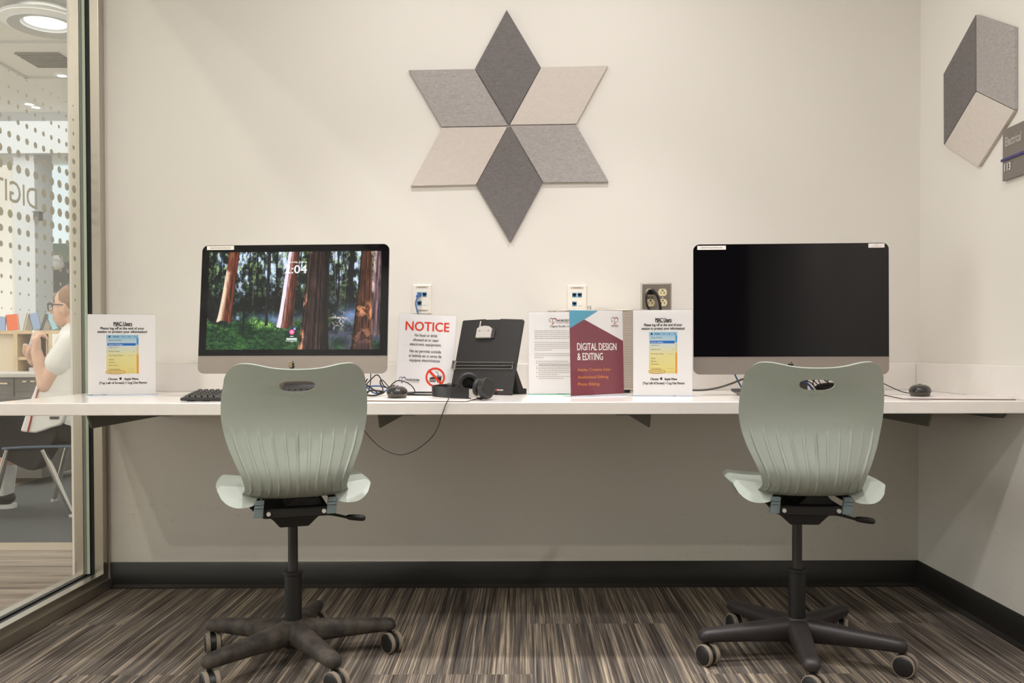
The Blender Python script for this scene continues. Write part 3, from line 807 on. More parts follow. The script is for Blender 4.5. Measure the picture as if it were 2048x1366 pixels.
    def trunk(xt, wt, xb, wb, y1, base, lit, side, litw, seed, flare=.015, patch=0.0):
        c = xt + (xb - xt) * Y / y1; w = wt + (wb - wt) * Y / y1 + flare * np.exp((Y - y1) / .08)
        u = (X - c) / (w / 2); a = np.clip((1 - np.abs(u)) * w / 2 / .0025, 0, 1) * (Y < y1 + .05 * (fbm(60, 4, seed + 9, 2) - .5))
        r = np.random.default_rng(seed); g1 = r.random(64); ui = np.clip((u + 1) * 16, 0, 60); i0 = ui.astype(int); st = g1[i0] * (1 - (ui - i0)) + g1[i0 + 1] * (ui - i0)
        st = st * .5 + .5 * fbm(90, 9, seed + 3, 4); st = np.clip((st - .5) * 1.7 + .5, 0, 1)
        col = base * (.25 + 1.35 * st)[..., None]
        ln = np.clip(1 - (u * side + 1) / litw, 0, 1) * (.25 + 1.1 * st)
        if patch: ln = ln * np.clip((fbm(20, 8, seed + 5, 3) - .5 + patch) * 5, 0, 1)
        l = np.clip(ln * 2.0, 0, 1)
        col = col * (1 - l[..., None]) + lit * l[..., None]
        col = col * (1 - .45 * np.clip(u * side, 0, 1) ** 2)[..., None]
        blend(np.clip(col, 0, 1), a)
    trunk(.352, .022, .345, .018, .77, C(36, 34, 42), C(70, 62, 60), 1, .4, 100, .004)
    trunk(.148, .062, .100, .078, .71, C(112, 62, 46), C(236, 208, 184), 1, .95, 101, patch=.15)
    trunk(.497, .068, .452, .086, .77, C(104, 60, 50), C(238, 222, 230), 1, .95, 102)
    trunk(.985, .05, .965, .07, .86, C(110, 88, 92), C(214, 190, 190), 1, .9, 105, patch=.05)
    trunk(.641, .122, .620, .172, 1.03, C(58, 42, 40), C(216, 156, 122), 1, .42, 103, patch=.03)
    trunk(.917, .066, .894, .118, 1.03, C(84, 52, 40), C(206, 136, 98), -1, .5, 104, patch=-.02)
    pat = np.clip((fbm(40, 26, 81, 4) - .47) * 6, 0, 1) * np.clip((.034 + .024 * Y - np.abs(X - .917 + .022 * Y)) / .01, 0, 1) * (.9 * np.exp(-((Y - .60) / .08) ** 2) + .6 * np.exp(-((Y - .85) / .1) ** 2)); blend(C(226, 160, 116), np.clip(pat, 0, .85))
    low = np.clip((Y - .72) * 5, 0, 1) * g_(.90, .05) * .45; blend(C(40, 40, 64), low)
    young = np.clip((.004 - np.abs(X - .213)) / .002, 0, 1) * (Y > .5) * (Y < .85); blend(C(12, 16, 18), young)
    cone = np.clip((.05 * (Y - .36) / .2 - np.abs(X - .213)) * 60, 0, 1) * (Y > .38) * (Y < .62) * np.clip((fbm(60, 40, 93, 3) - .42) * 6, 0, 1); blend(C(14, 24, 26), cone * .85)
    b2 = np.clip((fern - .42) * 5, 0, 1) * np.clip((Y - .80 - .03 * np.sin(X * 30)) * 10, 0, 1) * np.clip((.53 - X) * 30, 0, 1); blend(C(66, 118, 62), b2 * .5)
    img = np.clip(img, 0, 1); img = np.clip((img - .5) * 1.12 + .49, 0, 1)
    return np.clip(img * (.91 + .18 * px_[..., None]), 0, 1)

def computer(loc, rz, tilt, label, station, lit):
    Mx = Matrix.Translation(loc) @ Matrix.Rotation(rz, 4, 'Z')
    t = thing('desktop_computer', label, 'computer', M=Matrix.Translation((loc[0], loc[1], DESK)) @ Matrix.Rotation(rz, 4, 'Z'))
    T = Matrix.Translation((0, 0, loc[2] - DESK)) @ Matrix.Rotation(tilt, 4, 'X')    # display: origin bottom centre, faces -y
    # housing, thin rim swelling towards the middle of the back
    mb = MB(); mb.T = T; rr = rounded_rect(CW, CH, .021)
    rings = [[(x, 0, z) for x, z in rr], [(x, .0055, z) for x, z in rr]]
    for s, d in ((.93, .012), (.75, .026), (.45, .040), (.2, .046)):
        rings.append([(x * s, d, (z - CH * .5) * s + CH * .5) for x, z in rr])
    mb.loft(rings); hs = mb.build('housing', M['silver'], t, smooth=30)
    # black glass
    mb = MB(); mb.T = T
    gl = [(x, z) for x, z in rounded_rect(CW - .001, CH - .0005, .0205) if z > CHIN]
    gl = [(CW / 2 - .0005, CHIN)] + gl + [(-CW / 2 + .0005, CHIN)]
    mb.prism(gl, 'y', -.0012, .0005); g = mb.build('glass_front', M['screen_black'], t)
    SW, SH = .597, .336; sz = CHIN + (CH - CHIN - SH) / 2 - .002
    if lit:
        img = forest(); H_, W_ = img.shape[:2]; L = np.where(img <= .04045, img / 12.92, ((img + .055) / 1.055) ** 2.4)
        mb = MB(); mb.T = T
        mb.grid(lambda u, v: (-SW / 2 + SW * u, -.0015, sz + SH * (1 - v)), W_, H_)
        mb.c = [tuple(c) for c in L.reshape(-1, 3)]
        mb.build('display', M['screen_on'], g)
        p = Print(-.0018); p.mb.T = T; k = SW / 1351.; X = lambda q: (q - 782.5) * k; Z = lambda q: sz + SH - (q - 122) * k
        wh = (.95, .95, 1.0)
        p.text('2:04', X(792), Z(291), .0405, wh, .012, width=174 * k); p.text('Thursday, June 6', X(798), Z(209), .0088, wh, .01, width=158 * k)
        p.disc(X(776), Z(748), 21 * k, rgb(222, 60, 160)); p.disc(X(776), Z(748), 15 * k, rgb(240, 150, 205), 2); p.disc(X(776), Z(748), 7 * k, rgb(226, 214, 90), 3)
        for q in range(6): p.disc(X(776) + 11 * k * math.cos(q * PI / 3), Z(748) + 11 * k * math.sin(q * PI / 3), 5.5 * k, rgb(234, 84, 172), 2)
        p.disc(X(797), Z(722), 11 * k, rgb(66, 100, 226)); p.disc(X(797), Z(725), 6 * k, rgb(220, 228, 250), 2)
        p.rect(X(735), X(817), Z(809), Z(795), rgb(226, 236, 236)); p.rect(X(762), X(790), Z(785), Z(780), rgb(240, 240, 240))
        p.rect(X(728), X(820), Z(820), Z(815), rgb(196, 214, 196)); p.rect(X(768), X(786), Z(827), Z(824), rgb(220, 230, 220))
        p.build('lock_screen_lettering', M['screen_on'], g)
    # labels
    p = Print(-.0016); p.mb.T = T; k = CW / 1445.
    if lit:
        p.rect(-.3085, -.2135, CH - .0162, CH - .0022, rgb(236, 228, 216)); p.text('DIGSTUDIOMAC02', -.261, CH - .0118, .0066, rgb(70, 62, 56), 0, width=.070)
        p.build('station_label', M['print'], g)
    else:
        p.rect(-.3115, -.2155, CH - .0185, CH - .0050, rgb(240, 234, 226)); p.text('DIGSTUDIOMAC01', -.2635, CH - .0140, .0070, rgb(60, 54, 50), 0, width=.072)
        p.build('station_label', M['print'], g)
        p = Print(-.0016); p.mb.T = T
        p.rect(.2575, .3105, CH - .0165, CH - .0025, rgb(240, 232, 226)); p.text('ADOBE', .284, CH - .0085, .0034, rgb(80, 60, 60)); p.text('CREATIVE CLOUD', .284, CH - .0130, .0034, rgb(110, 80, 80), width=.034)
        p.build('software_label', M['print'], g)
        mb = MB(); mb.T = T; mb.cyl((0, -.0013, CH - .0085), (0, -.0016, CH - .0085), .0016, n=14); mb.build('webcam', M['logo_black'], g)
    p = Print(-.0004); p.mb.T = T; p.fruit(.0, CHIN / 2 - .001, .0270, None, 2); lo = p.build('logo', M['logo_black'], t)
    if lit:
        p = Print(-.0007); p.mb.T = T; p.poly([(-.0095, .036), (-.011, .030), (-.010, .024), (-.006, .0195), (0.001, .0205), (.0015, .030), (0, .0365), (-.005, .038)], None, 2); p.build('logo_glint', M['logo_glint_gold'], lo)  # gold reflection on the logo, put in as a coloured patch
    # stand
    mb = MB(); w = .0975; th = .004
    prof = [(-.06, .0), (.125, .0), (.142, .004), (.146, .018), (.118, .11), (.075, .21), (.045, .26)]
    pts = smooth_path([(0, y, z + .003) for y, z in prof], 6); rings = []
    for i, p_ in enumerate(pts):
        a = pts[max(i - 1, 0)]; b = pts[min(i + 1, len(pts) - 1)]; n = Vector((0, -(b.z - a.z), b.y - a.y)).normalized() * th / 2
        ww = w if i < 12 else w * (1 - .15 * (i - 12) / (len(pts) - 12))
        rings.append([(-ww, p_.y + n.y, p_.z + n.z), (ww, p_.y + n.y, p_.z + n.z), (ww, p_.y - n.y, p_.z - n.z), (-ww, p_.y - n.y, p_.z - n.z)])
    mb.loft(rings); mb.build('stand', M['silver'], t, smooth=40)
    return t
def place_computer(pl, pr, d0, yaw, tilt, label, st, lit):
    a = at_d(pl[0], pl[1], d0); b = at_d(pr[0], pr[1], d0); c = (a + b) / 2
    return computer((c.x, c.y, c.z), yaw, tilt, label, st, lit)
place_computer((390.5, 747), (776, 747), 2.934, R(-3.2), R(-6.5), 'silver all-in-one computer showing a redwood forest lock screen', 2, True)
place_computer((1389, 749), (1773.7, 749), 2.938, R(-3.5), R(-1.2), 'silver all-in-one computer with a switched off black screen', 1, False)

# ------------------------------------------------------------------ keyboards, mice, mats
def keyboard(x0, y0, yaw, label, body):
    """x0, y0: the front left corner"""
    t = thing('keyboard', label, 'keyboard', (x0, y0, DESK), yaw)
    Lk, D = .445, .150; z0, z1 = .011, .030
    mb = MB(); mb.prism([(0, .004), (.004, .002), (D, .006), (D, z1 - .004), (D - .004, z1), (.002, z0), (0, z0 - .002)], 'x', .003, Lk - .003)
    mb.build('case', body, t, bevel=.002, seg=2)
    rows = [(.010, 6), (.032, 1), (.051, 1), (.070, 1), (.089, 1), (.112, 1)]
    mb = MB()
    for y, _ in rows:
        xk = .012
        while xk < Lk - .025:
            wd = .018
            if y == .010 and .1 < xk < .12: wd = .108
            zb = z0 + (z1 - z0) * y / D
            q = [(xk, y), (xk + wd - .003, y), (xk + wd - .003, y + .015), (xk, y + .015)]
            r0 = [(a, b, z0 + (z1 - z0) * b / D - .001) for a, b in q]; ins = .0022
            r1 = [(a + (ins if i in (0, 3) else -ins), b + (ins if i < 2 else -ins), z0 + (z1 - z0) * b / D + .0065) for i, (a, b) in enumerate(q)]
            mb.loft([r0, r1]); xk += wd + .001
    tag(mb.build('keycaps', M['key'], t, bevel=.0006, seg=1))
    for fx in (.022, .07, Lk - .07):
        mb = MB(); mb.box(fx, fx + .022, .008, .02, 0, .0045); mb.build('foot', M['matte_black'], t)
    for fx in (.022, Lk - .07):
        mb = MB(); mb.box(fx, fx + .022, D - .02, D - .008, 0, .0075); mb.build('foot', M['matte_black'], t)
    return t
p = on_z(358, 803.0, DESK)
keyboard(p.x, p.y, R(-1), 'black keyboard on the worktop left of the chair facing the lit screen', M['black'])
p = on_z(1475, 791.0, DESK)
t = thing('card_reader', 'small black and grey box whose corner shows left of the right chair', 'box', (p.x, p.y, DESK), R(-8))
mb = MB(); mb.loft([[(.006, .002, .0), (.06, .002, .0), (.06, .04, .0), (.006, .04, .0)], [(-.018, -.004, .014), (.064, -.004, .010), (.064, .044, .010), (-.018, .044, .014)]]); mb.build('base', mat('grey_case', rgb(150, 140, 130), .5), t)
mb = MB(); mb.loft([[(-.018, -.004, .0142), (.064, -.004, .0102), (.064, .044, .0102), (-.018, .044, .0142)], [(-.017, .0, .022), (.062, .0, .024), (.062, .042, .024), (-.017, .042, .022)]]); mb.build('top_shell', M['black'], t)

def mouse(c, yaw, label, w=.069, h=.038, Ln=.112):
    t = thing('computer_mouse', label, 'mouse', c, yaw)
    def shell(u, v): pass
    mb = MB(); rings = []
    for s, zz in ((.80, .0), (.86, .002), (.93, .009), (.97, .014)):
        rings.append([(w / 2 * s * math.cos(2 * PI * i / 32), Ln / 2 * (s + .02) * math.sin(2 * PI * i / 32), zz) for i in range(32)])
    mb.loft(rings); mb.build('base_shell', mat('mouse_side', rgb(70, 64, 58), .4), t, smooth=50)
    mb = MB(); rings = []
    for k in range(9):
        a = k / 8 * PI / 2; s = math.cos(a) ** .75 if k < 8 else .02; zz = .0145 + (h - .0145) * math.sin(a) ** .9
        rings.append([(w / 2 * s * math.cos(2 * PI * i / 32), Ln / 2 * s * math.sin(2 * PI * i / 32) - .004 * math.sin(a), zz) for i in range(32)])
    mb.loft(rings); mb.build('top_shell', M['mouse'], t, smooth=60)
    mb = MB(); mb.cyl((-.004, Ln * .27, h - .009), (.004, Ln * .27, h - .009), .010, n=18); mb.build('scroll_wheel', M['black'], t, smooth=40)
    return t
def mousepad(fl, w, d, yaw, label):
    t = thing('mousepad', label, 'mouse mat', (fl.x, fl.y, DESK), yaw)
    mb = MB(); mb.prism(rounded_rect(w, d, .006, 4, w / 2, 0), 'z', .0, .0024); mb.build('rubber_base', M['pad_edge'], t)
    mb = MB(); mb.prism(rounded_rect(w - .003, d - .003, .006, 4, w / 2, .0015), 'z', .0024, .0032); mb.build('top_sheet', M['pad'], t)
    return t
p = on_z(720, 802.6, DESK); mousepad(p, .338, .285, R(-10), 'pale mouse mat with brown edges under the headphones and left mouse')
p = on_z(1806, 798.8, DESK); mousepad(p, .330, .250, R(-9), 'pale mouse mat with brown edges at the right end of the worktop')
ml = on_z(790, 797, DESK + .0033); mouse((ml.x, ml.y + .05, DESK + .0033), R(8), 'black mouse on the mat beside the left computer')
mr = on_z(1840, 793.5, DESK + .0033); mouse((mr.x + .022, mr.y + .048, DESK + .0033), R(-23), 'black mouse on the mat at the right end of the worktop')

# black cylinder lying behind the left keyboard
a = at_d(570, 774, 2.848)
t = thing('cylinder_speaker', 'black cylinder lying behind the left keyboard, seen through the chair slot', 'speaker', (a.x, a.y, DESK))
mb = MB(); mb.T = Matrix.Translation((0, 0, .0262)); mb.tube([(0, 0, 0), (.002, 0, 0), (.068, .006, 0)], [.0245, .026, .026], 28); mb.build('end_cap', M['matte_black'], t, smooth=40)
mb = MB(); mb.T = Matrix.Translation((0, 0, .0262)); mb.tube([(.0682, .006, 0), (.168, .014, 0), (.170, .014, 0)], [.0255, .026, .024], 28); mb.build('body', M['matte_black'], t, smooth=40)
for fx, fy in ((.02, -.012), (.13, -.004)):
    mb = MB(); mb.box(fx, fx + .015, fy, fy + .024, 0, .004); mb.build('foot', M['black'], t)
# ------------------------------------------------------------------ acrylic sign holders
INK = rgb(40, 36, 34)
def sign_holder(bl, br, z_base, h, lean, label, paint, edge='acrylic_edge', roll=0.0, foot=True, paper=None, w=None):
    """bl, br: pixels of the lower corners on the worktop. The front face looks along local -y."""
    a, b = on_z(bl[0], bl[1], z_base), on_z(br[0], br[1], z_base)
    W_ = (b - a).length; yaw = math.atan2(b.y - a.y, b.x - a.x); c = (a + b) / 2
    if w: W_ = w
    t = thing('sign_holder', label, 'sign', (c.x, c.y, z_base), yaw)
    T = Matrix.Rotation(roll, 4, 'Y') @ Matrix.Rotation(-lean, 4, 'X')
    pw, ph = paper or (W_ - .004, h - .006)
    mb = MB(); mb.T = T @ Matrix.Translation((0, 0, .004))
    mb.box(-pw / 2, pw / 2, 0, .0005, 0, ph); pa = mb.build('paper_insert', M['paper'], t)
    p = Print(-.0003); p.mb.T = mb.T; paint(p, pw, ph); p.build('print', M['print'], pa)
    mb = MB(); mb.T = T; mb.box(-W_ / 2, W_ / 2, -.0030, -.0014, .001, h); mb.box(-W_ / 2, W_ / 2, .0012, .0030, .001, h); mb.box(-W_ / 2, W_ / 2, -.0030, .0030, h, h + .0014)
    if foot:
        mb.T = None; mb.box(-W_ / 2 - .004, W_ / 2 + .004, -.014, .060, 0.0003, .0028)
    mb.build('acrylic_sleeve', M['acrylic'], t)
    if foot:
        mb = MB(); mb.box(-W_ / 2 - .004, W_ / 2 + .004, -.0148, -.0140, .0003, .0028); mb.build('acrylic_edge', M[edge], t)
    return t

def paint_users(p, w, h):
    k = h / 165.0   # photo rows of the left sign
    def Z(y): return h - (y - 629) * k
    sx = w / 137.0
    def X(x): return (x - 242.5) * sx
    p.text('MAC Users', X(244.5), Z(652), 11.2 * k, INK, .030, width=37 * sx); p.rect(X(226), X(263), Z(653.2), Z(652.4), INK)
    p.text('Please log off at the end of your', X(243.5), Z(660), 7.2 * k, INK, .024, width=88 * sx)
    p.text('session to protect your information!', X(243.5), Z(667), 7.2 * k, INK, .024, width=100 * sx)
    # menu picture
    x0, x1, y0, y1 = 211, 276, 671.5, 751.5
    def mixc(a, b, t): return tuple(a[i] * (1 - t) + b[i] * t for i in range(3))
    c1, c2, c3, c4 = rgb(150, 190, 214), rgb(206, 216, 214), rgb(226, 216, 158), rgb(228, 210, 128)
    n = 24
    for i in range(n):
        t = i / n
        col = mixc(c1, c2, t * 4) if t < .25 else mixc(c2, c3, (t - .25) * 4) if t < .5 else mixc(c3, c4, (t - .5) * 2)
        ya = y0 + (y1 - y0) * i / n; yb = y0 + (y1 - y0) * (i + 1) / n
        p.rect(X(x0), X(x1 - 4), Z(yb), Z(ya), col)
        rc = rgb(70, 146, 206) if t < .22 else rgb(214, 200, 160) if t < .5 else rgb(226, 156, 54)
        p.rect(X(x1 - 4), X(x1), Z(yb), Z(ya), rc)
    p.rect(X(x0), X(x1), Z(677.8), Z(y0), rgb(146, 190, 216), 2)
    p.fruit(X(217.3), Z(674.7), 4.6 * k, INK, 3); 
    p.text('Finder', X(231), Z(676.2), 3.7 * k, INK, .02, width=12 * sx); p.text('File', X(245.5), Z(676.2), 3.4 * k, rgb(90, 100, 108), width=5.5 * sx); p.text('Edit', X(257.5), Z(676.2), 3.4 * k, rgb(90, 100, 108), width=6 * sx); p.text('View', X(271), Z(676.2), 3.4 * k, rgb(90, 100, 108), width=7.5 * sx)
    p.rect(X(213.2), X(270.5), Z(693.6), Z(688.3), rgb(44, 112, 190), 2)
    g = rgb(108, 104, 88)
    for s, y, wd, c in (('About This Mac', 683.8, 26, rgb(86, 96, 100)), ('System Settings...', 692.3, 30, rgb(235, 240, 246)), ('App Store...', 698.2, 20, g), ('Recent Items', 706.5, 22, g), ('Force Quit Finder', 715, 29, g), ('Sleep', 723.5, 10, g), ('Restart...', 729.2, 15, g), ('Shut Down...', 735, 20, g), ('Lock Screen', 743.3, 22, g), ('Log Out patron...', 749.2, 27, g)):
        p.text(s, X(216), Z(y), 3.9 * k, c, 0, 'LEFT', width=wd * sx)
    for s, y in (('>', 706.5),): p.text(s, X(267), Z(y), 4 * k, g)
    for y in (715, 743.3, 749.2): p.rect(X(254), X(268), Z(y) + .6 * k, Z(y) + 1.6 * k, rgb(206, 190, 128), 2)
    a, b = 20.3 * sx, 4.1 * k
    n = 40
    for i in range(n):
        q0, q1 = 2 * PI * i / n, 2 * PI * (i + 1) / n
        p.poly([(X(229) + r * a * math.cos(q), Z(748.2) + r2 * b * math.sin(q)) for r, r2, q in ((1, 1, q0), (.95, .80, q0), (.95, .80, q1), (1, 1, q1))], rgb(196, 66, 34), 4)
    p.text('Choose', X(223.5), Z(764.5), 6.6 * k, INK, .026, width=18.5 * sx); p.fruit(X(239.3), Z(761), 6.2 * k, INK); p.text('Apple Menu', X(261), Z(764.5), 6.6 * k, INK, .026, width=29 * sx)
    p.text('(Top Left of Screen) > Log Out Patron', X(244.5), Z(772.5), 6.6 * k, INK, .026, width=96 * sx)
RED = rgb(226, 64, 42)
def heart_logo(p, u, w, s, dark=False):
    """library mark: a heart drawn with loose coloured strokes"""
    cs = [rgb(150, 160, 110), rgb(52, 54, 84), rgb(160, 40, 52), rgb(70, 130, 150), rgb(222, 110, 50)]
    if dark: cs = [rgb(120, 120, 150), rgb(60, 56, 100), rgb(60, 56, 100), rgb(96, 96, 130), rgb(60, 56, 100)]
    p.arc(u - .25 * s, w + .18 * s, .19 * s, .26 * s, 90, 200, cs[0]); p.arc(u - .25 * s, w + .18 * s, .18 * s, .27 * s, 20, 90, cs[1])
    p.arc(u + .25 * s, w + .18 * s, .16 * s, .27 * s, -10, 165, cs[2]); p.line((u - .47 * s, w + .05 * s), (u - .38 * s, w - .12 * s), .08 * s, cs[1])
    p.line((u - .02 * s, w + .2 * s), (u - .03 * s, w - .3 * s), .06 * s, cs[2]); p.line((u + .2 * s, w - .1 * s), (u + .12 * s, w - .32 * s), .10 * s, cs[3])
    p.disc(u - .04 * s, w - .38 * s, .10 * s, cs[4]); p.line((u - .3 * s, w + .1 * s), (u - .2 * s, w - .25 * s), .04 * s, cs[0]); p.line((u + .47 * s, w + .05 * s), (u + .4 * s, w - .12 * s), .07 * s, cs[2])
def paint_notice(p, w, h):
    kx = w / 948.; kz = h / 1262.        # zoomed picture columns / rows (centred on 560)
    def X(x): return (x - 560) * kx
    def Z(y): return h - (y - 70) * kz
    p.text('NOTICE', X(562), Z(335), 210 * kz, RED, .018, width=722 * kx)
    g = rgb(78, 72, 66)
    for s, y, wd in (('No food or drink', 432, 378), ('allowed at or near', 507, 424), ('electronic equipment.', 580, 524), ('No se permite comida', 692, 520), ('ni bebida en o cerca de', 767, 540), ('equipos electr\u00f3nicos.', 840, 512)):
        p.text(s, X(545), Z(y), 66 * kz, g, .012, width=wd * kx)
    cu, cw, r = X(728), Z(1085), 162 * kx
    p.arc(cu, cw, r * .81, r, 0, 360, RED, 4, 48)
    d = r * .72; p.line((cu - d, cw + d), (cu + d, cw - d), r * .24, RED, 5)
    dk = rgb(52, 48, 44)
    bu, bw = cu - .27 * r, cw - .27 * r
    p.poly([(bu - .32 * r, bw + .06 * r), (bu + .34 * r, bw + .06 * r), (bu + .32 * r, bw + .15 * r), (bu + .2 * r, bw + .25 * r), (bu, bw + .29 * r), (bu - .2 * r, bw + .24 * r), (bu - .31 * r, bw + .14 * r)], dk)
    p.rect(bu - .33 * r, bu + .35 * r, bw - .08 * r, bw, dk); p.rect(bu - .31 * r, bu + .33 * r, bw - .23 * r, bw - .14 * r, dk)
    c0 = cu + .40 * r
    p.poly([(c0 - .25 * r, cw + .05 * r), (c0 + .25 * r, cw + .05 * r), (c0 + .19 * r, cw - .52 * r), (c0 - .18 * r, cw - .52 * r)], dk); p.rect(c0 - .29 * r, c0 + .29 * r, cw + .10 * r, cw + .17 * r, dk)
    p.line((c0 - .1 * r, cw + .16 * r), (c0 - .14 * r, cw + .46 * r), .05 * r, dk); p.line((c0 - .14 * r, cw + .46 * r), (c0 - .38 * r, cw + .60 * r), .05 * r, dk)
    heart_logo(p, X(182), Z(1148), 115 * kx, True)
    p.text('WORCESTER', X(357), Z(1160), 46 * kz, rgb(60, 58, 60), .03, width=222 * kx); p.text('PUBLIC LIBRARY', X(357), Z(1190), 28 * kz, rgb(170, 160, 152), 0, width=214 * kx)
def paint_studio(p, w, h):
    k = w / 120.; kz = h / 162.
    def X(x): return (x - 1117.5) * k
    def Z(y): return h - (y - 626) * kz
    heart_logo(p, X(1106), Z(644), 15 * k); p.text('WORCESTER', X(1114), Z(644.8), 6.0 * kz, INK, .03, 'LEFT', width=32 * k); p.text('PUBLIC LIBRARY', X(1114), Z(648.6), 3.8 * kz, rgb(150, 140, 132), 0, 'LEFT', width=31 * k)
    p.text('Digital Studio Use Policy', X(1101), Z(655.8), 5.2 * kz, rgb(84, 76, 72), .012, 'LEFT', width=58 * k)
    r = random.Random(5); g = rgb(190, 183, 176)
    def para(x, y, n, last, bold=()):
        for i in range(n):
            xe = X(1170) if i < n - 1 else X(x) + last * k
            u = X(x); 
            while u < xe:
                wl = r.uniform(2.2, 6.0) * k; p.rect(u, min(u + wl, xe), Z(y + 3.8 * i + .75), Z(y + 3.8 * i - .65), rgb(120, 112, 106) if i in bold else g); u += wl + 1.0 * k
    para(1069.5, 663, 5, 94); para(1069.5, 686, 5, 35, ()); para(1069.5, 708.5, 3, 18)
    for y, n, l in ((723.5, 1, 60), (727.3, 2, 76), (735, 1, 66), (738.6, 2, 90), (746, 2, 40), (753.8, 2, 52)):
        p.disc(X(1073.6), Z(y), .75 * k, INK); para(1077, y, n, l, (1,) if y == 727.3 else ())
def paint_design(p, w, h):
    kx = w / 497.; kz = h / 797.
    def X(x): return (x - 729.5) * kx
    def Z(y): return h - (y - 400) * kz
    p.poly([(X(481), Z(404)), (X(748), Z(404)), (X(617), Z(488)), (X(481), Z(572))], rgb(92, 164, 190))
    p.poly([(X(481), Z(572)), (X(617), Z(488)), (X(978), Z(686)), (X(978), Z(1186)), (X(481), Z(1197))], rgb(128, 62, 74))
    wh = rgb(240, 236, 230)
    p.text('DIGITAL DESIGN', X(547), Z(774), 96 * kz, wh, .012, 'LEFT', width=366 * kx, layer=4)
    p.text('& EDITING', X(547), Z(866), 96 * kz, wh, .012, 'LEFT', width=236 * kx, layer=4)
    o = rgb(226, 142, 62)
    for s, y, wd in (('Adobe Creative Suite', 968, 306), ('Audiovisual Editing', 1036, 284), ('Photo Editing', 1102, 199)): p.text(s, X(547), Z(y), 38 * kz, o, .006, 'LEFT', width=wd * kx, layer=4)
    heart_logo(p, X(902), Z(496), 66 * kx)
    p.text('WORCESTER', X(901), Z(549), 16 * kz, INK, .03, width=68 * kx); p.text('PUBLIC LIBRARY', X(901), Z(561), 10 * kz, rgb(150, 140, 130), 0, width=66 * kx)

sign_holder((174.8, 791.8), (313, 789.6), DESK, .2900, R(1.5), 'clear stand with a log off notice beside the glass partition', paint_users)
sign_holder((790.5, 786.5), (907.0, 786.0), DESK, .2920, R(4), 'clear stand with the red lettered food and drink notice', paint_notice, roll=R(2.5), foot=False)
sign_holder((1056.5, 789.5), (1178, 789.5), DESK, .2930, R(1), 'clear stand with the studio rules half hidden behind the maroon sign', paint_studio, edge='acrylic_green')
sign_holder((1140.5, 794.6), (1249, 791.4), DESK, .2940, R(2), 'clear stand with the maroon and blue digital design sign', paint_design)
sign_holder((1265.2, 793.0), (1386, 793.4), DESK, .2935, R(1.5), 'clear stand with a log off notice left of the black screen', paint_users)

# ------------------------------------------------------------------ black document holder
br_ = on_z(1023, 791.0, DESK); psi, tl = R(24), R(22)
Wd, Ld = .247, .289
o_ = Vector((br_.x, br_.y, DESK)) - Vector((math.cos(psi), -math.sin(psi), 0)) * Wd
t = thing('document_holder', 'black tilted document holder with a clear line guide', 'document holder', o_, -psi)
T = Matrix.Rotation(-tl, 4, 'X')
mb = MB(); mb.T = T
top = [(0, .006), (.03, .002), (Wd - .0, .0)]
mb.prism([(.002, .010), (.05, .006), (.055, .012), (Wd - .055, .012), (Wd - .05, .006), (Wd - .002, .004), (Wd, Ld - .004), (Wd - .004, Ld), (Wd * .62, Ld + .004), (Wd * .62, Ld + .0015), (Wd * .38, Ld + .0015), (Wd * .38, Ld + .004), (.004, Ld), (0, Ld - .004)], 'y', 0, .010)
mb.build('board', M['black'], t, bevel=.0015)
mb = MB(); mb.T = T
for x in (.006, .010, Wd - .010, Wd - .006): mb.box(x - .0008, x + .0008, -.0012, 0, .03, Ld - .004)
mb.box(Wd * .375, Wd * .38, -.0012, 0, Ld - .035, Ld); mb.box(Wd * .62, Wd * .625, -.0012, 0, Ld - .06, Ld)
mb.build('edge_ridge', M['charcoal'], t)
cu, cw = Wd * .41, Ld - .052
mb = MB(); mb.T = T
mb.prism([(cu - .030, cw - .022), (cu + .030, cw - .022), (cu + .030, cw + .014), (cu + .018, cw + .022), (cu, cw + .0245), (cu - .018, cw + .022), (cu - .030, cw + .014)], 'y', -.012, -.002)
mb.tube([(cu - .022, -.006, cw + .014), (cu - .023, -.005, cw + .045)], .0028, 8)
cl = mb.build('clip', M['clip_grey'], t, bevel=.001)
for sx in (-.018, .018):
    mb = MB(); mb.T = T; mb.cyl((cu + sx, -.0125, cw + .004), (cu + sx, -.0119, cw + .004), .002, n=12); mb.build('clip_rivet', M['black'], cl)
mb = MB(); mb.T = T; mb.box(cu - .016, cu + .016, -.0123, -.0119, cw + .0035, cw + .0045); mb.build('clip_groove', M['clip_grey'], cl)
mb = MB(); mb.T = T; mb.box(cu + .03, cu + .042, -.006, 0, cw - .022, cw + .012); mb.build('clip_mount', M['charcoal'], t, bevel=.001)
gz = Ld * .335
mb = MB(); mb.T = T; mb.box(.004, Wd - .012, -.0055, -.003, gz, gz + .025); gb = mb.build('line_guide', M['clear_bar'], t)
mb = MB(); mb.T = T
for z in (gz, gz + .0125, gz + .0245): mb.box(.004, Wd - .012, -.006, -.0052, z - .0004, z + .0004)
mb.box(Wd - .0132, Wd - .012, -.006, -.003, gz, gz + .025)
for x in (-.006, .006): mb.box(x - .001, x + .001, -.010, .013, gz - .004, gz + .030)
for z in (gz - .004, gz + .029): mb.box(-.007, .007, -.010, .013, z - .001, z + .001)
mb.build('guide_edge_shine', mat('guide_highlight', rgb(160, 152, 144), .2), gb)  # highlights along the clear guide put in as pale strips, with its clamp
mb = MB(); mb.T = None
xx = Wd - .020
mb.prism([(.035, .11), (.045, .11), (.120, .02), (.150, .018), (.152, 0), (.085, 0)], 'x', xx - .03, xx + .012)
mb.build('rear_foot', M['matte_black'], t, bevel=.002)
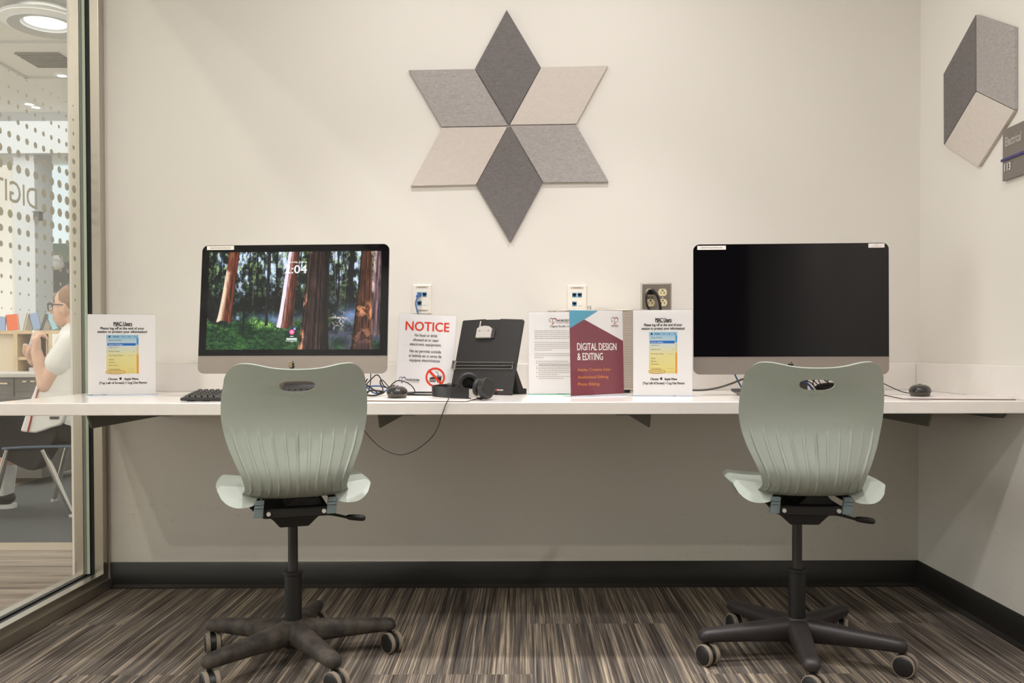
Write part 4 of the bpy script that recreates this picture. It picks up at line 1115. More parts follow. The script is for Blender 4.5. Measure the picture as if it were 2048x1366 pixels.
for x0_, x1_, y0_, y1_ in ((Wd - .055, Wd - .004, .002, .022), (.004, .055, .002, .022), (.055, Wd - .055, .012, .016)):
    mb = MB(); mb.box(x0_, x1_, y0_, y1_, 0, .012); mb.build('front_foot', M['charcoal'], t, bevel=.001)
p = Print(-.0004); p.mb.T = T; p.rect(Wd - .0635, Wd - .060, .0165, .0225, rgb(200, 60, 50)); p.text('Ondesk', Wd - .058, .0168, .0080, rgb(236, 230, 220), .02, 'LEFT', width=.023); p.build('maker_mark', M['print'], t)

# ------------------------------------------------------------------ headphones
hz = DESK + .0033
apex = on_z(862, 797, hz)
t = thing('headphones', 'black folded headphones lying on the left mouse mat', 'headphones', (apex.x, apex.y, hz))
O = Vector((apex.x, apex.y, hz))
front_end = on_z(942, 798.5, hz) - O; cupf = on_z(974, 798.5, hz) - O; back_end = on_z(912, 790, hz) - O
arc = smooth_path([(front_end.x, front_end.y, .0), (.075, front_end.y * .55 - .012, 0), (.03, -.012, 0), (.003, .025, 0), (.012, .065, 0), (.045, .095, 0), (.085, .100, 0)], 8)
mb = MB(); H_ = .034; th = .0022; ro = []
for i, q in enumerate(arc):
    a = arc[max(i - 1, 0)]; b = arc[min(i + 1, len(arc) - 1)]; d = (b - a).normalized(); n = Vector((-d.y, d.x, 0)) * th
    lift = .001 + .010 * i / len(arc); z0, z1 = lift, lift + H_
    ro.append([q + n + Vector((0, 0, z0)), q - n + Vector((0, 0, z0)), q - n * 1.6 + Vector((0, 0, (z0 + z1) / 2)), q - n + Vector((0, 0, z1)), q + n + Vector((0, 0, z1)), q + n * 1.2 + Vector((0, 0, (z0 + z1) / 2))])
mb.loft(ro); mb.build('headband', M['black'], t, smooth=60)
e = arc[0]; f_ = Vector((cupf.x - .02, cupf.y, 0))
mb = MB(); n = Vector((0, .0015, 0)); mb.loft([[e + Vector((-.006, -.0035, .004)), e + Vector((-.006, -.0005, .004)), e + Vector((-.006, -.0005, .032)), e + Vector((-.006, -.0035, .032))], [f_ + Vector((0, -.0035, .006)), f_ + Vector((0, 0, .006)), f_ + Vector((0, 0, .034)), f_ + Vector((0, -.0035, .034))]])
mb.build('slider', M['clip_grey'], t)['label'] = 'bare metal slider'
# cup at the right: outer disc turned towards the camera's right
c1 = Vector((cupf.x, cupf.y + .006, .034)); ax = Vector((.83, -.55, .10)).normalized()
mb = MB(); mb.lathe([(.001, -.020), (.024, -.020), (.033, -.014), (.034, -.002), (.0335, .004), (.030, .0075), (.027, .0078), (.0265, .0070), (.004, .0062), (.001, .0062)], c1, ax, 40)
ec = mb.build('ear_cup', M['black'], t, smooth=40)
mb = MB(); mb.lathe([(.016, -.036), (.026, -.038), (.033, -.033), (.0335, -.025), (.030, -.020), (.016, -.021)], c1, ax, 36); mb.build('ear_cushion', M['cushion'], ec, smooth=60)
mb = MB()
for k in range(7): 
    a = R(80 + k * 22); u = ax.cross(Vector((0, 0, 1))).normalized(); w_ = u.cross(ax)
    rr = .034; q = c1 + (u * math.cos(a) + w_ * math.sin(a)) * rr; mb.tube([q - ax * .017, q - ax * .002], .0016, 6)
mb.build('cup_rib', M['charcoal'], ec)
# cup at the back: the open cushion faces the camera
c2p = at_d(937, 767, DIST + O.y + .075); c2 = c2p - O; ax2 = Vector((.18, -.97, .12)).normalized()
mb = MB(); mb.lathe([(.001, -.030), (.026, -.030), (.033, -.022), (.033, -.010), (.001, -.010)], c2, ax2, 40); eb = mb.build('ear_cup', M['black'], t, smooth=40)
mb = MB(); prof = []
for k in range(17):
    a = PI * 2 * k / 16; prof.append((.0285 + .0095 * math.cos(a), .0 + .0105 * math.sin(a)))
mb.lathe(prof, c2, ax2, 44); mb.build('ear_cushion', M['cushion'], eb, smooth=80)
mb = MB(); mb.lathe([(.001, -.0085), (.024, -.0085), (.024, -.0099), (.001, -.0099)], c2, ax2, 36); mb.build('cup_hole_dark', M['logo_black'], eb)  # black disc put in as the dark of the cup's open hole
mb = MB(); mb.tube(smooth_path([arc[-1] + Vector((-.01, 0, .025)), (.075, .098, .040), (c2.x - .02, c2.y + .02, c2.z + .0), (c2.x, c2.y + .022, c2.z)], 5), .0065, 10); mb.ball((.052, .088, .038), (.012, .008, .008)); mb.build('yoke', M['charcoal'], t, smooth=60)
# its cord drops over the worktop edge and hangs in front
def cord(name, pts, r, m, parent, n=8, world=True):
    mb = MB(); mb.tube(smooth_path(pts, 10), r, n); return mb.build(name, m, parent, smooth=60, world=world)
fy = FRONT - .006
cp = [on_y(918, 770, O.y + .030), on_y(908, 778, O.y - .012), on_y(901, 789, O.y - .06)]
cp += [on_z(895.5, 801.0, DESK + .006), on_y(890.5, 812, fy), on_y(882, 836, fy), on_y(874, 858, fy), on_y(862, 876, fy), on_y(846, 890, fy), on_y(826, 903, fy), on_y(802, 909.5, fy), on_y(778, 904, fy), on_y(754, 889, fy), on_y(730, 863, fy), on_y(712, 836, fy), on_y(704, 815, fy), on_z(701, 803.4, DESK + .004), on_z(706, 797, DESK + .004)]
cord('cord', cp, .0014, M['cable_black'], t)

# ------------------------------------------------------------------ loose cables
def cable(name, label, group, pts, r, m):
    c = Vector(pts[0]); t = MB(); t.tube(smooth_path(pts, 10), r, 8); o = t.build(name, m, None, smooth=60)
    return tag(o, label, 'cable', group)
dl = 2.93 - DIST
def py_(l, y): return [on_y(a, b, y) for a, b in l]
GC = 'loose cables behind the left mouse'
cable('mouse_cable', 'thin black mouse cable arching in front of the red notice', GC, py_([(818, 786), (829, 786), (828, 778), (820, 769), (808, 763), (795, 761.5), (786, 767), (780, 774)], ml.y + .09) + py_([(788, 770), (787, 773), (782, 774), (776, 772), (768, 763), (763, 759.5)], ml.y + .12) + py_([(760, 764), (765, 776), (765, 782), (757, 786), (744, 778), (731, 768), (726, 762)], ml.y + .15), .0017, M['cable_black'])
cable('loose_cable', 'thin black cable rising in a peak right of the lit computer', GC, py_([(722, 778), (730, 771), (742, 759), (750, 751.5), (756, 750.5), (761, 757), (766, 769), (773, 775), (781, 775)], dl), .0019, M['cable_black'])
cable('loose_cable', 'thin black cable hanging straight down below the lit screen', GC, py_([(741.5, 742), (741.5, 750), (741, 765), (739, 774), (737, 783), (735, 788)], dl + .03), .0016, M['cable_black'])
cable('power_cable', 'thick black cable coiled low behind the left mouse', GC, py_([(724, 786), (733, 790), (748, 791), (760, 788), (768, 784), (758, 782), (742, 781), (732, 786), (727, 788)], dl - .01), .0030, M['cable_black'])
cable('power_cable', 'pair of thick black cable runs from the mouse towards the headphones', GC, [on_z(812, 786.5, DESK + .006), on_z(830, 785.0, DESK + .006), on_z(850, 785.0, DESK + .006), on_z(874, 785.2, DESK + .006), on_z(880, 788, DESK + .006), on_z(868, 789.8, DESK + .006), on_z(845, 789.8, DESK + .006), on_z(814, 789.2, DESK + .006)], .0034, M['cable_black'])
cable('network_cable', 'bright blue cable looped behind the left mouse', GC, py_([(722, 774), (735, 773), (750, 772), (762, 772.5), (775, 776)], dl + .02) + py_([(774, 780), (762, 786), (748, 786), (740, 780), (735, 776), (728, 777), (722, 781)], dl + .05), .0026, M['cable_blue'])
cable('power_cable', 'short black cable end pointing up beside the left chair', GC, py_([(722, 779), (727, 771), (735, 757.5)], dl + .01), .0022, M['cable_black'])
cable('loose_cable', 'thin black cable bending in an S below the peak of another cable', GC, py_([(762, 760), (760, 766), (764, 774), (766, 780), (762, 784), (748, 779), (736, 771), (724, 763)], dl + .015), .0017, M['cable_black'])
GR = 'cables behind the right chair'
yk = 2.98 - DIST
cable('power_cable', 'thick grey cable rising from the log off sign to the black screen', GR, [on_y(1384, 780.2, yk), on_y(1398, 780.5, yk), on_y(1418, 779, yk), on_y(1440, 774.5, yk), on_y(1462, 767.5, yk), on_y(1484, 759, yk), on_y(1510, 752, yk), on_y(1540, 748, yk)], .0034, M['cable_grey'])
cable('network_cable', 'blue cable dropping below the black screen left of the right chair', GR, [on_y(1467, 742, yk + .03), on_y(1471, 752, yk + .03), on_y(1477, 764, yk + .03), on_y(1484, 776, yk + .03), on_z(1495, 786, DESK + .003)], .0028, M['cable_blue'])
yb = 3.02 - DIST
cable('network_cable', 'blue cable seen through the hand slot of the right chair', GR, [on_y(1592, 755, yb), on_y(1604, 763, yb), on_y(1614, 767, yb), on_y(1622, 776, yb), on_y(1627, 785, yb)], .0028, M['cable_blue'])
for l, pts, r in (('black cable nearest the left end of the right chair slot', [(1596, 752), (1605, 760), (1616, 767), (1623, 774), (1631, 783)], .0018),
                  ('second black cable behind the right chair slot', [(1600, 754), (1611, 760), (1622, 766), (1630, 774), (1638, 782)], .0018),
                  ('crossing black cable in the middle of the right chair slot', [(1614, 755), (1626, 761), (1634, 768), (1642, 776), (1634, 780), (1626, 766), (1634, 757), (1644, 772), (1655, 774)], .0018),
                  ('looped black cable behind the right half of the right chair slot', [(1640, 754), (1652, 762), (1662, 768), (1672, 766), (1664, 759), (1655, 762), (1660, 772), (1672, 774), (1680, 770)], .0020)):
    cable('loose_cable', l, GR, py_(pts, yb + .01 * r / .0018), r, M['cable_black'])
mb = MB(); c = on_y(1660, 774, yb + .03); mb.ball(c, (.052, .02, .016), nu=24, nv=12); mb.ball(c + Vector((.02, .0, -.008)), (.05, .022, .014)); tag(mb.build('cable_bundle', M['cable_black'], None, smooth=70), 'black tied bundle of cable slack behind the right chair slot', 'cable', GR)
cable('mouse_cable', 'thin dark mouse cable running to the right mouse', GR, [on_y(1735, 756, yk), on_y(1756, 762, yk), on_y(1768, 767.5, yk), on_y(1788, 777, yk), on_y(1806, 784, yk), on_y(1826, 787.5, yk + .02)], .0015, M['cable_black'])

# ------------------------------------------------------------------ wall plates
def data_plate(px0, px1, py0, py1, label, patch):
    a, b = on_y(px0, py0, -.006), on_y(px1, py1, -.006); w, h = b.x - a.x, a.z - b.z
    t = thing('data_outlet', label, 'wall outlet', (a.x, -.0005, b.z), 0, 'white network plates above the worktop')
    mb = MB(); i = .004
    mb.loft([[(0, 0, 0), (w, 0, 0), (w, 0, h), (0, 0, h)], [(0, -.003, 0), (w, -.003, 0), (w, -.003, h), (0, -.003, h)], [(i, -.007, i), (w - i, -.007, i), (w - i, -.007, h - i), (i, -.007, h - i)]]); mb.build('plate', M['plate_white'], t)
    for k, (u, v) in enumerate(((.36, .66), (.63, .66), (.36, .365))):
        x, z = w * u, h * v; s = .0085
        mb = MB(); mb.box(x - s, x + s, -.0082, -.006, z - s, z + s); j = mb.build('jack', M['jack_blue'], t)
        mb = MB(); mb.prism([(x - .0075, z + .004), (x + .0075, z + .004), (x + .0075, z - .001), (x + .003, z - .001), (x + .003, z - .0048), (x - .003, z - .0048), (x - .003, z - .001), (x - .0075, z - .001)], 'y', -.0085, -.0081); mb.build('socket', M['logo_black'], j)
    x, z = w * .63, h * .365
    mb = MB(); mb.box(x - .0085, x + .0085, -.0080, -.006, z - .0085, z + .0085); mb.build('blank_insert', M['plate_white'], t, bevel=.0008)
    g = rgb(196, 186, 172); q = rgb(120, 110, 100)
    for zz in (.90, .115):
        p = Print(-.0072); p.rect(w * .18, w * .82, h * (zz - .035), h * (zz + .035), g)
        for n_ in range(6): p.rect(w * (.30 + n_ * .068), w * (.345 + n_ * .068), h * (zz - .014), h * (zz + .014), q, 2)
        p.build('label_strip', M['print'], t)
    return a, w, h, b
a, w, h, b = data_plate(825.2, 863.2, 568.8, 628, 'white network plate with a blue cable plugged in above the red notice', True)
x, z = a.x + w * .36, b.z + h * .66
mb = MB(); mb.box(x - .006, x + .006, -.026, -.0086, z - .006, z + .005); mb.prism([(x - .009, z - .004), (x + .006, z - .004), (x + .002, z - .012), (x - .011, z - .012)], 'y', -.034, -.020)
mb.tube(smooth_path([(x - .003, -.030, z - .010), on_y(832, 603, -.030), on_y(832, 612, -.030), on_y(834.5, 622, -.030), on_y(837, 634, -.030), on_y(838, 660, -.03), on_y(836, 700, -.03), on_y(832, 740, -.035)], 6), .0030, 8)
tag(mb.build('network_cable', M['cable_blue'], None, smooth=50), 'blue cable hanging from the network plate above the red notice', 'cable', 'cables plugged into the wall')
data_plate(1134.5, 1174, 570, 629, 'white network plate with empty jacks above the maroon sign', False)

a, b = on_y(1281.3, 565.5, -.006), on_y(1343, 628, -.006); w, h = b.x - a.x, a.z - b.z
t = thing('power_outlet', 'stainless double power outlet plate left of the black screen', 'wall outlet', (a.x, -.0005, b.z))
mb = MB(); i = .006; mb.loft([[(0, 0, 0), (w, 0, 0), (w, 0, h), (0, 0, h)], [(0, -.002, 0), (w, -.002, 0), (w, -.002, h), (0, -.002, h)], [(i, -.007, i), (w - i, -.007, i), (w - i, -.007, h - i), (i, -.007, h - i)]]); mb.build('plate', M['steel'], t)
L0 = Vector((a.x, -.0005, b.z))
for cx, cy in ((1300.2, 585.2), (1300.8, 605.6), (1325, 585), (1325.5, 605.4)):
    q = on_y(cx, cy, -.008) - L0; r = .0172
    mb = MB(); pts = []
    for k in range(32):
        an = 2 * PI * k / 32; pts.append((q.x + r * math.cos(an), q.z + max(-.0142, min(.0142, r * math.sin(an)))))
    mb.prism(pts, 'y', -.0095, -.006); rc = mb.build('receptacle', M['ivory'], t, bevel=.0005, seg=1)
    mb = MB(); y0, y1 = -.0098, -.0094
    mb.prism([(q.x - .0028, q.z + .010), (q.x + .0028, q.z + .010), (q.x + .0028, q.z + .007), (q.x, q.z + .0045), (q.x - .0028, q.z + .007)], 'y', y0, y1)
    mb.box(q.x - .0068, q.x - .0052, y0, y1, q.z - .005, q.z + .003); mb.box(q.x + .0048, q.x + .0064, y0, y1, q.z - .006, q.z + .003); mb.box(q.x + .0064, q.x + .0092, y0, y1, q.z - .0026, q.z - .001)
    mb.build('slots', M['logo_black'], rc)
for cx in (1300.5, 1325.2):
    q = on_y(cx, 595.4, -.008) - L0; mb = MB(); mb.cyl((q.x, -.0085, q.z), (q.x, -.006, q.z), .0030, n=14); mb.build('screw', M['bolt'], t, smooth=30)
q = on_y(1300.5, 586.5, -.012)
mb = MB(); mb.prism([(q.x - .014, q.z - .006), (q.x + .013, q.z - .006), (q.x + .015, q.z + .004), (q.x + .008, q.z + .014), (q.x - .010, q.z + .013), (q.x - .015, q.z + .003)], 'y', -.044, -.0105)
mb.tube(smooth_path([(q.x + .002, -.040, q.z + .008), on_y(1297, 581.5, -.055), on_y(1293, 590, -.060), on_y(1292.5, 602, -.060), on_y(1295, 613, -.058), on_y(1301, 622, -.055), on_y(1306, 640, -.055), on_y(1308, 700, -.06), on_y(1312, 760, -.07)], 7), .0042, 10)
tag(mb.build('plug_cable', M['cable_black'], None, smooth=50, bevel=0), 'black plug and cord looping down on the left of the power outlet', 'cable', 'cables plugged into the wall')
mb = MB(); mb.tube(smooth_path([(q.x + .004, -.046, q.z + .012), on_y(1306, 581, -.062), on_y(1312, 588, -.066), on_y(1317, 598, -.066), on_y(1320, 610, -.064), on_y(1321, 625, -.06), on_y(1322, 680, -.06), on_y(1330, 740, -.07), on_y(1350, 772, -.12)], 7), .0052, 10)
mb.tube(smooth_path([(q.x + .002, -.046, q.z + .010), on_y(1305, 579.8, -.072), on_y(1311, 584, -.076)], 7), .0034, 10)
tag(mb.build('plug_cable', M['cable_black'], None, smooth=50), 'thick black cord arching over the middle of the power outlet', 'cable', 'cables plugged into the wall')

# ------------------------------------------------------------------ perforated metal case behind the signs
d0 = 3.17
l, r_ = at_d(1112, 700, d0).x, at_d(1267, 700, d0).x; zt = at_d(1200, 621, d0).z; y0 = d0 - DIST; y1 = -.035
t = thing('equipment_case', 'beige perforated metal case standing behind the maroon sign', 'case', ((l + r_) / 2, (y0 + y1) / 2, DESK))
def perf():
    m, nt, b = new_mat('perforated_metal'); N = nt.nodes; L = nt.links
    b.inputs['Roughness'].default_value = .4; b.inputs['Metallic'].default_value = .4
    tc = N.new('ShaderNodeTexCoord'); sp = N.new('ShaderNodeSeparateXYZ'); L.new(tc.outputs['Object'], sp.inputs[0])
    def mth(op, a, bb=0.0):
        n = N.new('ShaderNodeMath'); n.operation = op
        for i, q in enumerate((a, bb)):
            if isinstance(q, (int, float)): n.inputs[i].default_value = q
            else: L.new(q, n.inputs[i])
        return n.outputs[0]
    s, rr = .0046, .0014
    def lat(ox, oz):
        fx = mth('SUBTRACT', mth('MODULO', mth('ADD', sp.outputs['X'], 5 + ox), s), s / 2); fz = mth('SUBTRACT', mth('MODULO', mth('ADD', sp.outputs['Z'], 5 + oz), s * 1.732), s * .866)
        return mth('SQRT', mth('ADD', mth('MULTIPLY', fx, fx), mth('MULTIPLY', fz, fz)))
    dmin = mth('MINIMUM', lat(0, 0), lat(s / 2, s * .866)); hole = mth('LESS_THAN', dmin, rr)
    mx = N.new('ShaderNodeMix'); mx.data_type = 'RGBA'; mx.inputs[6].default_value = (*rgb(214, 200, 186), 1); mx.inputs[7].default_value = (*rgb(26, 18, 18), 1)
    L.new(hole, mx.inputs[0]); L.new(mx.outputs[2], b.inputs['Base Color']); return m
mb = MB(); mb.box(l, r_, y0 + .002, y1, DESK + .012, zt - .002); mb.build('body', M['case'], t, world=True, bevel=.003)
mb = MB(); mb.box(l + .004, r_ - .001, y0, y0 + .003, DESK + .018, zt - .003); mb.build('perforated_front', perf(), t, world=True)
mb = MB(); xl, xr = at_d(1096, 621, d0).x, at_d(1300, 621, d0).x
pts = []
yc = (y0 + y1) / 2; hy = (y1 - y0) / 2 + .004
for k in range(40):
    an = 2 * PI * k / 40; e = .6
    pts.append(((xl + xr) / 2 + (xr - xl) / 2 * math.copysign(abs(math.cos(an)) ** e, math.cos(an)), yc + hy * math.copysign(abs(math.sin(an)) ** e, math.sin(an))))
mb.prism(pts, 'z', zt - .002, zt + .004); mb.build('lid', M['case'], t, world=True, bevel=.0015)
k1 = at_d(1178, 618, 3.28)
mb = MB(); mb.lathe([(.001, 0), (.008, 0), (.008, .018), (.007, .020), (.001, .020)], (k1.x, k1.y, zt + .004), n=20); mb.build('knob', M['silver_back'], t, world=True, smooth=40)
k2 = at_d(1205, 618, 3.22)
mb = MB(); mb.lathe([(.001, .007), (.020, .006), (.032, .002), (.034, 0)], (k2.x, k2.y, zt + .004), n=28); mb.build('latch_dome', M['silver_back'], t, world=True, smooth=40)
for x0_ in (l + .01, r_ - .04):
    mb = MB(); mb.box(x0_, x0_ + .03, y0 + .02, y1 - .02, DESK, DESK + .013); mb.build('foot', M['black'], t, world=True)
# ------------------------------------------------------------------ the library beyond the glass
LC = 3.9
struct('floor_corridor', MB().box(-15, -1.729, -7, .640, -.10, 0), M['corridor_carpet'])
struct('trim_1', MB().box(-15, -1.729, .640, .800, -.10, .002), M['strip'])
struct('floor_library', MB().box(-3.5, -1.76, .800, 11, -.10, 0), M['grey_carpet'])
struct('floor_reading', MB().box(-15, -3.5, .800, 11, -.10, 0), M['pale_floor'])
struct('ceiling_library', MB().box(-15, -1.729, -7, 11, LC, LC + .1), M['ceiling'])
struct('wall_library_far', MB().box(-15, -1.6, 10.6, 10.75, 0, LC), M['white'])
struct('wall_library_side', MB().box(-1.70, -1.6, .16, 10.6, 0, LC), M['white'])
struct('wall_library_near', MB().box(-15, -1.729, -7.1, -7, 0, LC), M['white'])
struct('wall_above_glass', MB().box(-1.729, -1.617, -6.2, -.0005, CEIL + .1, LC), M['white'])
F = 14.0
def rect_far(name, px0, px1, py0, py1, m, d=F, t=.06, kind='structure'):
    a, b = at_d(px0, py0, d - t), at_d(px1, py1, d - t)
    mb = MB(); mb.box(a.x, b.x, d - t - DIST, d - DIST - .004, b.z, a.z); o = mb.build(name, m)
    if kind: o['kind'] = kind
    return o
rect_far('window_2', 93, 160, 332, 486, M['sky_pane']); rect_far('wall_glow_1', -40, 26, 312, 660, M['warm_wall_glow'])
rect_far('trim_2', 92, 162, 487, 524, mat('dusty_green', rgb(150, 168, 158), .6)); rect_far('trim_3', 92, 170, 524, 585, mat('grey_panel', rgb(118, 120, 120), .6))
rect_far('trim_4', 92, 170, 585, 598, mat('beige_rail', rgb(206, 196, 178), .6)); rect_far('trim_5', 92, 170, 598, 612, mat('brown_rail', rgb(122, 112, 100), .6))
rect_far('window_4', 92, 170, 612, 640, M['sky_pane']); rect_far('trim_6', 92, 170, 640, 700, mat('sage_panel', rgb(176, 184, 170), .6))
a = at_d(27, 400, 11.0).x; b = at_d(69, 400, 11.0).x
struct('column_1', MB().box(a, b, 11.0 - DIST, 11.42 - DIST, 0, LC), M['col_paint'])
struct('beam_1', MB().box(-15, -1.71, 10.9 - DIST, 11.0 - DIST - .01, 3.40, LC), M['col_paint'])
# ceiling fittings
def ring_light():
    p = on_z(92, 22, LC); t = thing('ring_light', 'large white ring ceiling light at the top of the glass', 'ceiling light', (p.x, p.y, LC - .12))
    mb = MB(); mb.lathe([(.20, 0), (.30, -.02), (.30, .06), (.20, .10)], n=48); mb.lathe([(.30, -.02), (.305, .0), (.305, .05), (.30, .06)], n=48); mb.build('ring', mat('ring_grey', rgb(196, 196, 196), .5), t, smooth=40)
    mb = MB(); mb.lathe([(.001, .02), (.17, .02), (.17, .05), (.001, .05)], n=40); mb.build('diffuser', M['lamp_glow'], t)
    mb = MB(); mb.lathe([(.30, -.01), (.36, .01), (.36, .04), (.30, .05)], n=48); mb.build('glow_edge', M['white'], t, smooth=40)
    mb = MB(); mb.cyl((0, 0, .05), (0, 0, .12), .03); mb.cyl((.25, 0, .06), (.25, 0, .12), .01); mb.build('stem', M['white'], t)
ring_light()
p = on_z(97, 119, LC)
t = thing('air_vent', 'square recessed ceiling vent seen through the glass', 'vent', (p.x, p.y, LC))
mb = MB()
for s in (.56,): 
    for q in range(4):
        Mx = Matrix.Rotation(q * PI / 2, 4, 'Z'); mb.T = Mx; mb.box(-s, s, s - .03, s, -.02, 0)
mb.T = None; mb.build('frame', mat('vent_frame', rgb(205, 203, 198), .6), t)
mb = MB()
for k in range(9): mb.box(-.22, .22, -.22 + k * .05, -.195 + k * .05, -.02, 0)
mb.build('louvre', mat('vent_louvre', rgb(128, 124, 116), .6), t)
for px, py, lb in ((124, 152, 'bright round downlight beside the vent, right of the pair'), (58.5, 209, 'bright round downlight on the left of the ceiling pair'), (71.5, 215, 'bright round downlight on the right of the ceiling pair')):
    p = on_z(px, py, LC - .02); t = thing('ceiling_downlight', lb, 'ceiling light', (p.x, p.y, LC), 0, 'round library downlights')
    mb = MB(); mb.lathe([(.047, 0), (.075, 0), (.075, -.02), (.047, -.02)], n=32); mb.build('trim_ring', M['white'], t)
    mb = MB(); mb.lathe([(.001, -.02), (.046, -.02), (.046, -.008), (.001, -.008)], n=32); mb.build('lens', M['led'], t)
# round pale canopy and small projector on the column
p = at_d(106, 527, 12.6); t = thing('ceiling_camera', 'white dome camera on a bracket beside the library column', 'camera', p)
mb = MB(); mb.box(-.30, .12, -.03, .05, .04, .12); mb.build('arm', M['white'], t, bevel=.01); mb = MB(); mb.ball((.03, 0, -.01), (.12, .12, .08)); mb.build('dome', M['white'], t, smooth=60)
p = at_d(72, 430, 10.9); t = thing('wall_speaker', 'small dark box fixed to the library column', 'box', (p.x, 11.0 - DIST - .001, p.z)); mb = MB(); mb.box(-.035, .035, -.10, 0, -.06, .04); mb.build('body', mat('box_grey', rgb(104, 104, 104), .5), t, bevel=.004)
mb = MB(); mb.box(-.05, .05, -.11, 0, .04, .05); mb.build('lid', mat('box_lid', rgb(150, 150, 150), .5), t)

# bookcase
D = 9.0; yb0 = D - DIST
X0, X1 = at_d(-60, 660, D).x, at_d(135, 660, D).x; ZT = at_d(60, 661, D).z
t = thing('bookcase', 'low light oak bookcase with books on its top', 'bookcase', ((X0 + X1) / 2, yb0 + .2, 0))
mb = MB(); mb.box(X0, X1, yb0, yb0 + .4, ZT - .035, ZT); mb.build('top', M['oak'], t, world=True)
xs = [at_d(q, 700, D).x for q in (-60, 31, 101)]
xp = [X0 + .02, xs[1], xs[2]]
for x in xp:
    mb = MB(); mb.box(x - .02, x + .02, yb0, yb0 + .4, 0, ZT - .035); mb.build('side_panel', M['oak'], t, world=True)
mb = MB(); mb.box(xs[2] + .02, X1, yb0, yb0 + .4, 0, ZT - .035); mb.build('end_panel', M['white'], t, world=True)
mb = MB(); mb.box(X0 + .04, xs[1] - .02, yb0 + .05, yb0 + .08, 0, ZT - .035); mb.build('cabinet_front', M['cream'], t, world=True)
mb = MB(); mb.box(xs[1] + .02, xs[2] - .02, yb0 + .37, yb0 + .395, 0, ZT - .035); mb.build('back', M['shelf_dark'], t, world=True)
zsh = at_d(60, 714, D).z
for z in (zsh, .25):
    mb = MB(); mb.box(xs[1] + .02, xs[2] - .02, yb0 + .01, yb0 + .37, z - .03, z); mb.build('shelf', M['oak'], t, world=True)
def book(loc, w, h, th, m, label, ry=0.0, rz=0.0, rx=0.0, grp='books on the library bookcase'):
    t = thing('book', label, 'book', M=Matrix.Translation(loc) @ Matrix.Rotation(rz, 4, 'Z') @ Matrix.Rotation(ry, 4, 'Y') @ Matrix.Rotation(rx, 4, 'X'), group=grp)
    mb = MB(); mb.box(0, w, 0, .004, 0, h); mb.box(0, w, th - .004, th, 0, h); mb.box(0, .004, 0, th, 0, h); mb.build('cover', m, t)
    mb = MB(); mb.box(.004, w - .004, .004, th - .004, .004, h - .004); mb.build('pages', M['paper'], t)
yy = yb0 + .10
def bx(px): return at_d(px, 640, D).x
book((bx(3), yy, ZT + .001), .115, .165, .03, M['book_orange'], 'orange book standing on the bookcase top', R(-6))
book((bx(-14), yy, ZT + .001), .06, .15, .02, M['book_blue'], 'blue book at the far left of the bookcase top', R(4))
book((bx(34), yy, ZT + .001), .02, .19, .14, M['oak'], 'tan book leaning right on the bookcase top', R(14))
book((bx(54), yy + .01, ZT + .003), .085, .175, .02, M['book_blue'], 'lavender blue book leaning left behind the person hand', R(-14))
book((bx(68), yy, ZT + .001), .03, .19, .14, M['book_dark'], 'dark grey book leaning right beside the pale blue one', R(20))
book((bx(93), yy + .01, ZT + .003), .050, .19, .03, M['book_sky'], 'pale blue book leaning left on the bookcase top', R(-22))
book((bx(110), yy + .02, ZT + .003), .055, .17, .03, M['book_grey'], 'grey book leaning left near the person chin', R(-18))
book((bx(50), yb0 + .12, zsh + .001), .05, .15, .03, M['book_blue'], 'blue book leaning on the middle shelf', R(-16))
for k, (q, m, l) in enumerate(((80, M['book_tan'], 'tan'), (84, M['book_grey'], 'grey'), (88, M['book_orange'], 'orange'), (92, M['book_tan'], 'beige'))):
    book((bx(q), yb0 + .10, zsh + .001), .020, .20 - .012 * (k % 2), .15, m, '%s upright book on the middle bookcase shelf behind the arm, %s' % (l, ('leftmost of the four', 'second from the left', 'third from the left', 'rightmost of the four')[k]))
book((bx(45), yb0 + .1, zsh - .16 + .0), .09, .05, .12, M['paper'], 'white boxed book lying on the lower shelf')
mb = MB(); mb.box(xs[1] + .02, xs[2] - .02, yb0 + .02, yb0 + .37, zsh - .19, zsh - .161); mb.build('shelf', M['oak'], bpy.data.objects['bookcase'], world=True)
# low table with drawers
D2 = 5.98; y2 = D2 - DIST; x1 = at_d(76, 746, D2).x; x0 = x1 - 1.5
t = thing('desk', 'grey library desk with drawers behind the seated person', 'desk', ((x0 + x1) / 2, y2 + .3, 0))
mb = MB(); mb.box(x0, x1 + .02, y2 - .02, y2 + .62, .748, .775); mb.build('top', mat('desk_top', rgb(186, 182, 174), .3), t, world=True, bevel=.003)
mb = MB(); mb.box(x0, x1, y2 + .01, y2 + .60, .60, .747); mb.box(x0, x1, y2 + .03, y2 + .60, .05, .60); mb.build('body', M['table_dark'], t, world=True)
for q0, q1 in ((-60, 27), (29, 74)):
    a, b = at_d(q0, 760, D2).x, at_d(q1, 760, D2).x
    mb = MB(); mb.box(a, b, y2, y2 + .012, .61, .742); dr = mb.build('drawer', M['table_dark'], t, world=True, bevel=.003)
    for h0, h1, hy in (((-20, 17, 767),) if q0 < 0 else ((47, 55, 763), (63, 71, 762.5))):
        a, b = at_d(h0, hy, D2), at_d(h1, hy, D2); mb = MB(); mb.box(a.x, b.x, y2 - .015, y2, a.z - .005, a.z + .005); mb.build('handle', M['brass'], dr, world=True)

